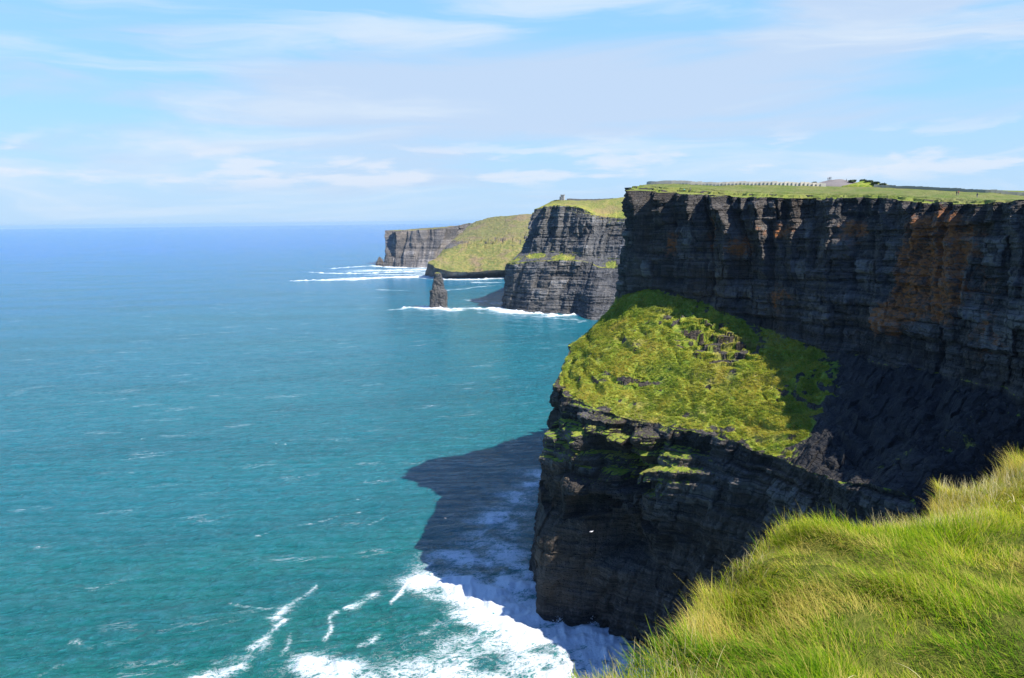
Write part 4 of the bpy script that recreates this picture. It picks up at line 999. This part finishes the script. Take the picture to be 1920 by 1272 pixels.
for i, (px, py, Y, w, h, lab) in enumerate([
    (1527, 344.5, 438, 3.2, 1.0, 'low dark shrub at the far left foot of the grey gravel mound'),
    (1598, 341.5, 446, 5.2, 1.6, 'dark shrub on the right shoulder of the gravel mound beside a lone walker'),
    (1618, 341.0, 444, 4.5, 1.7, 'dark shrub between the gravel mound and the crest of the grassy mound'),
    (1629, 342.5, 436, 5.5, 1.7, 'dark shrub on the right flank of the grassy mound'),
    (1641, 345.0, 430, 6.0, 1.6, 'wide dark shrub at the right foot of the grassy mound'),
    (1655, 347.0, 425, 4.0, 1.0, 'smallest dark shrub, last one to the right where the grey wall begins')]):
    shrub(P(px, py, Y), w, h, lab, 30+i)

# ---- people, each a continuous skinned body with clothing on it
def skin_obj(name, pts, edges, rad, mat, parent, root=0, sub=1):
    me = bpy.data.meshes.new(name); me.from_pydata([tuple(p) for p in pts], edges, []); me.update(); me.materials.append(mat)
    o = bpy.data.objects.new(name, me); COL.objects.link(o); o.parent = parent
    md = o.modifiers.new('Skin', 'SKIN'); md.use_smooth_shade = True
    sv = me.skin_vertices[0].data if me.skin_vertices else None
    if sv is None:
        return o
    for i, r in enumerate(rad): sv[i].radius = (r, r) if not isinstance(r, tuple) else r
    sv[root].use_root = True
    if sub: o.modifiers.new('Subdivision', 'SUBSURF').levels = sub; o.modifiers[-1].render_levels = sub
    return o
def person(loc, face, jacket, trousers, label, pose='stand', hair=(.05, .035, .02), group=None, seed=0):
    r = random.Random(seed); root = empty('person', tuple(loc), face); tag(root, label, 'person', group)
    def M(n, c): return plain(n, c, .8, .1)
    if pose == 'stand':
        st = .16; hip = .92
        J = dict(pel=(0, 0, hip), ch=(0, -.02, 1.32), nk=(0, 0, 1.50), hd=(0, -.02, 1.63), tp=(0, -.01, 1.74),
                 hl=(-.10, 0, .88), kl=(-.12, -.04+st*.2, .48), al=(-.13, st*.5, .08), tl=(-.14, st*.5-.18, .03),
                 hr=(.10, 0, .88), kr=(.12, -.06, .48), ar=(.13, -st*.5, .08), tr=(.14, -st*.5-.18, .03),
                 sl=(-.19, 0, 1.43), el=(-.26, .03, 1.14), wl=(-.26, -.08, .90), fl=(-.26, -.11, .80),
                 sr=(.19, 0, 1.43), er=(.26, .02, 1.14), wr=(.25, -.10, .90), fr=(.25, -.13, .80))
    else:
        J = dict(pel=(0, .05, .16), ch=(0, .02, .55), nk=(0, -.02, .72), hd=(0, -.05, .85), tp=(0, -.04, .96),
                 hl=(-.10, .02, .15), kl=(-.14, -.38, .42), al=(-.14, -.62, .07), tl=(-.14, -.78, .03),
                 hr=(.10, .02, .15), kr=(.15, -.40, .38), ar=(.16, -.66, .07), tr=(.17, -.82, .03),
                 sl=(-.19, .02, .66), el=(-.25, -.14, .44), wl=(-.16, -.34, .42), fl=(-.12, -.42, .42),
                 sr=(.19, .02, .66), er=(.25, -.14, .44), wr=(.16, -.34, .40), fr=(.12, -.42, .38))
    names = list(J); ix = {k: i for i, k in enumerate(names)}
    E = [('pel', 'ch'), ('ch', 'nk'), ('nk', 'hd'), ('hd', 'tp'), ('pel', 'hl'), ('hl', 'kl'), ('kl', 'al'), ('al', 'tl'), ('pel', 'hr'), ('hr', 'kr'), ('kr', 'ar'), ('ar', 'tr'),
         ('ch', 'sl'), ('sl', 'el'), ('el', 'wl'), ('wl', 'fl'), ('ch', 'sr'), ('sr', 'er'), ('er', 'wr'), ('wr', 'fr')]
    R = dict(pel=.13, ch=.14, nk=.055, hd=.095, tp=.06, hl=.085, kl=.06, al=.042, tl=.035, hr=.085, kr=.06, ar=.042, tr=.035, sl=.06, el=.042, wl=.030, fl=.035, sr=.06, er=.042, wr=.030, fr=.035)
    skin_obj('body', [J[k] for k in names], [(ix[a], ix[b]) for a, b in E], [R[k] for k in names], M('skin', (.45, .28, .2)), root)
    def sub(nm, keys, ed, grow, mat):
        kk = {k: i for i, k in enumerate(keys)}
        return skin_obj(nm, [J[k] for k in keys], [(kk[a], kk[b]) for a, b in ed], [R[k]*grow for k in keys], mat, root)
    sub('jacket', ['pel', 'ch', 'sl', 'el', 'wl', 'sr', 'er', 'wr'], [('pel', 'ch'), ('ch', 'sl'), ('sl', 'el'), ('el', 'wl'), ('ch', 'sr'), ('sr', 'er'), ('er', 'wr')], 1.28, M('jacket_cloth', jacket))
    sub('trousers', ['pel', 'hl', 'kl', 'al', 'hr', 'kr', 'ar'], [('pel', 'hl'), ('hl', 'kl'), ('kl', 'al'), ('pel', 'hr'), ('hr', 'kr'), ('kr', 'ar')], 1.22, M('trouser_cloth', trousers))
    h = MB(); cx0, cy0, cz0 = J['hd']; rings = []
    for k in range(6):
        a = k/5*math.pi*.62; rr = .118*math.sin(a)+.004
        rings.append([(cx0+rr*math.cos(t), cy0+.025+rr*1.05*math.sin(t), cz0+.035+.115*math.cos(a)) for t in np.linspace(0, 2*math.pi, 10, endpoint=False)])
    h.loft(rings[::-1]); h.build('hair', M('hair', hair), root, True)
    return root
def on_ground(px, py, dy=0):
    q = ground_hit(px, py)
    if q is None: q = P(px, py, 300)
    z = ground_at(q[0], q[1]+dy); return (q[0], q[1]+dy, (z if z is not None else q[2])-.02)
G3 = 'three walkers on the gravel mound'
mo = bpy.data.objects['gravel_mound']; bpy.context.view_layer.update()
def on_mound(px):
    y0 = 455; x = P(px, 340, y0)[0]; z = ground_at(x, y0, mo); return (x, y0, z-.02)
person(on_mound(1552.3), .4, (.03, .035, .05), (.03, .03, .05), 'leftmost and tallest looking of the three dark walkers standing on the grey mound', group=G3, seed=1)
person(on_mound(1555.0), 2.2, (.05, .05, .08), (.03, .03, .04), 'middle one of the three dark walkers standing close together on the grey mound', group=G3, seed=2)
person(on_mound(1557.6), 3.6, (.04, .03, .05), (.02, .03, .05), 'right hand one of the three dark walkers, nearest the top of the grey mound', group=G3, seed=3)
person(P(1587, 341.5, 448), 1.2, (.03, .04, .03), (.03, .03, .03), 'lone walker in dark clothes among the shrubs right of the grey mound', seed=4)
person(on_ground(1283, 358), .5, (.05, .62, .52), (.02, .03, .04), 'person in a bright turquoise jacket sitting near the tip of the headland cliff edge', 'sit', seed=5)
person(on_ground(1294, 359), 1.0, (.06, .07, .09), (.12, .12, .13), 'person in dark grey standing beside the turquoise jacket near the cliff edge', seed=6)
person(on_ground(1793.5, 367), 1.8, (.03, .03, .05), (.22, .18, .18), 'walker in a dark jacket on the cliff top path, just left of the coral jacket', seed=7)
person(on_ground(1797, 366.5), 1.5, (.75, .14, .10), (.35, .30, .30), 'walker in a coral red jacket on the cliff top path', seed=8)
person(on_ground(1832, 371), -1.2, (.05, .06, .08), (.20, .22, .26), 'walker alone in grey trousers on the path right of the coral jacket', seed=9)

# ---- tower
tz = P(1055, 377.2, 1425); tz[2] = (ground_at(tz[0], tz[1], h2) or tz[2])-.4
tw = empty('stone_tower', tuple(tz), math.radians(-18)); tag(tw, 'small square stone watchtower with battlements and a lower side turret above the second headland', 'tower')
top_h = max(9.5, P(1055, 366, 1425)[2]-tz[2])
mb = MB(); mb.box((0, 0, top_h*.46), (6.2, 6.2, top_h*.92), 0, .97); mb.build('wall', M_STONE, tw)
mb = MB(); mb.box((0, 0, top_h*.92+.15), (6.7, 6.7, .5))
for sx, sy in [(a, b) for a in (-2.9, -1, 1, 2.9) for b in (-2.9, 2.9)]+[(a, b) for a in (-2.9, 2.9) for b in (-1, 1)]: mb.box((sx, sy, top_h*.92+.95), (.95 if abs(sx) > 2 else 1.0, .9, 1.2))
mb.build('parapet', M_STONE, tw)
mb = MB(); mb.loft([[(-4.3+1.6*math.cos(t), .6+1.6*math.sin(t), zz) for t in np.linspace(0, 6.283, 14, endpoint=False)] for zz in (0, top_h*.72)]); mb.build('turret', M_STONE, tw)
for wx, wz in ((-1.2, .35), (1.3, .62), (-.4, .78)):
    mb = MB(); mb.box((wx, -3.12, top_h*wz), (.7, .1, 1.4)); mb.build('window', M_DARK, tw)
mb = MB(); mb.box((1.4, -3.14, 1.2), (1.1, .1, 2.3)); mb.build('door', M_DARK, tw)
# long low wall behind it
def rubble_wall(pxa, pxb, ya, yb, Ya, Yb, mat, label, n=26, hgt=3.6):
    a, b = P(pxa, ya, Ya), P(pxb, yb, Yb); root = empty('stone_wall', tuple(a)); tag(root, label, 'stone wall'); r = random.Random(8)
    L = np.linalg.norm((b-a)[:2])/n; az = math.atan2(b[1]-a[1], b[0]-a[0])
    mb = MB()
    for i in range(n):
        q = a+(b-a)*(i+.5)/n; g = ground_at(q[0], q[1], h2) or q[2]
        mb.box((q[0]-a[0], q[1]-a[1], g-a[2]+hgt*.35), (L*1.0-.02, 1.2, hgt*(1.25+r.uniform(-.1, .1))), az)
    mb.build('wall_face', mat, root)
    mb = MB()
    for i in range(n*2):
        q = a+(b-a)*(i+.5)/n/2; g = ground_at(q[0], q[1], h2) or q[2]
        mb.box((q[0]-a[0], q[1]-a[1], g-a[2]+hgt*1.02+r.uniform(-.1, .1)), (L*.4, 1.0, .7), az+r.uniform(-.2, .2))
    mb.build('coping', mat, root); return root
rubble_wall(1063, 1150, 376, 374, 1436, 1470, plain('wall_rubble', (.10, .10, .10), .9, .5, .5), 'long dark rubble wall running right from the foot of the watchtower')

# ---- gulls
M_WHITE = plain('white_feathers', (.8, .8, .8), .7, .05)
def gull(c, az, bank, label):
    root = empty('gull', tuple(c), az); root.rotation_euler = (bank, 0, az); tag(root, label, 'gull', 'gulls flying below the cliff top')
    mb = MB(); rings = []
    for y, rr in ((-.30, .01), (-.24, .045), (-.16, .06), (0, .085), (.16, .06), (.30, .03), (.40, .05)):
        fl = .25 if y > .35 else 1
        rings.append([(rr*math.cos(t), y, rr*fl*math.sin(t)) for t in np.linspace(0, 6.283, 10, endpoint=False)])
    mb.loft(rings); mb.build('body', M_WHITE, root, True)
    for sgn in (-1, 1):
        mb = MB(); rg = []
        for k, (x, y, z, ch) in enumerate(((.05, -.05, .02, .20), (.35, -.10, .14, .19), (.60, 0, .12, .13), (.80, .12, .05, .02))):
            rg.append([(sgn*x, y-ch/2, z), (sgn*x, y, z+.015), (sgn*x, y+ch/2, z), (sgn*x, y, z-.008)])
        mb.loft(rg); mb.build('wing', M_WHITE, root)
gull(P(1109, 997, 225), .6, .5, 'white gull flying in front of the shaded lower sea cliff')
gull(P(985, 935, 300), 1.9, -.4, 'white gull flying over shaded water just left of the headland')
gull(P(835, 972, 330), 2.6, .3, 'white gull flying low over the dark cliff shadow on the sea')

# ------------------------------------------------------------------ haze
mt = bpy.data.materials.new('haze_air'); mt.use_nodes = True
nt = NT(mt.node_tree); nt.n.clear(); ho = nt.new('ShaderNodeOutputMaterial'); pv = nt.new('ShaderNodeVolumePrincipled')
pv.inputs['Color'].default_value = (0.48, 0.76, 1.0, 1); pv.inputs['Density'].default_value = 1.7e-5; pv.inputs['Anisotropy'].default_value = 0.0
nt.l.new(pv.outputs[0], ho.inputs[1])
hz = MB(); hz.box((0, 30000, 96), (140000, 80000, 216)); hz = hz.build('haze', mt); tag(hz, kind='stuff')
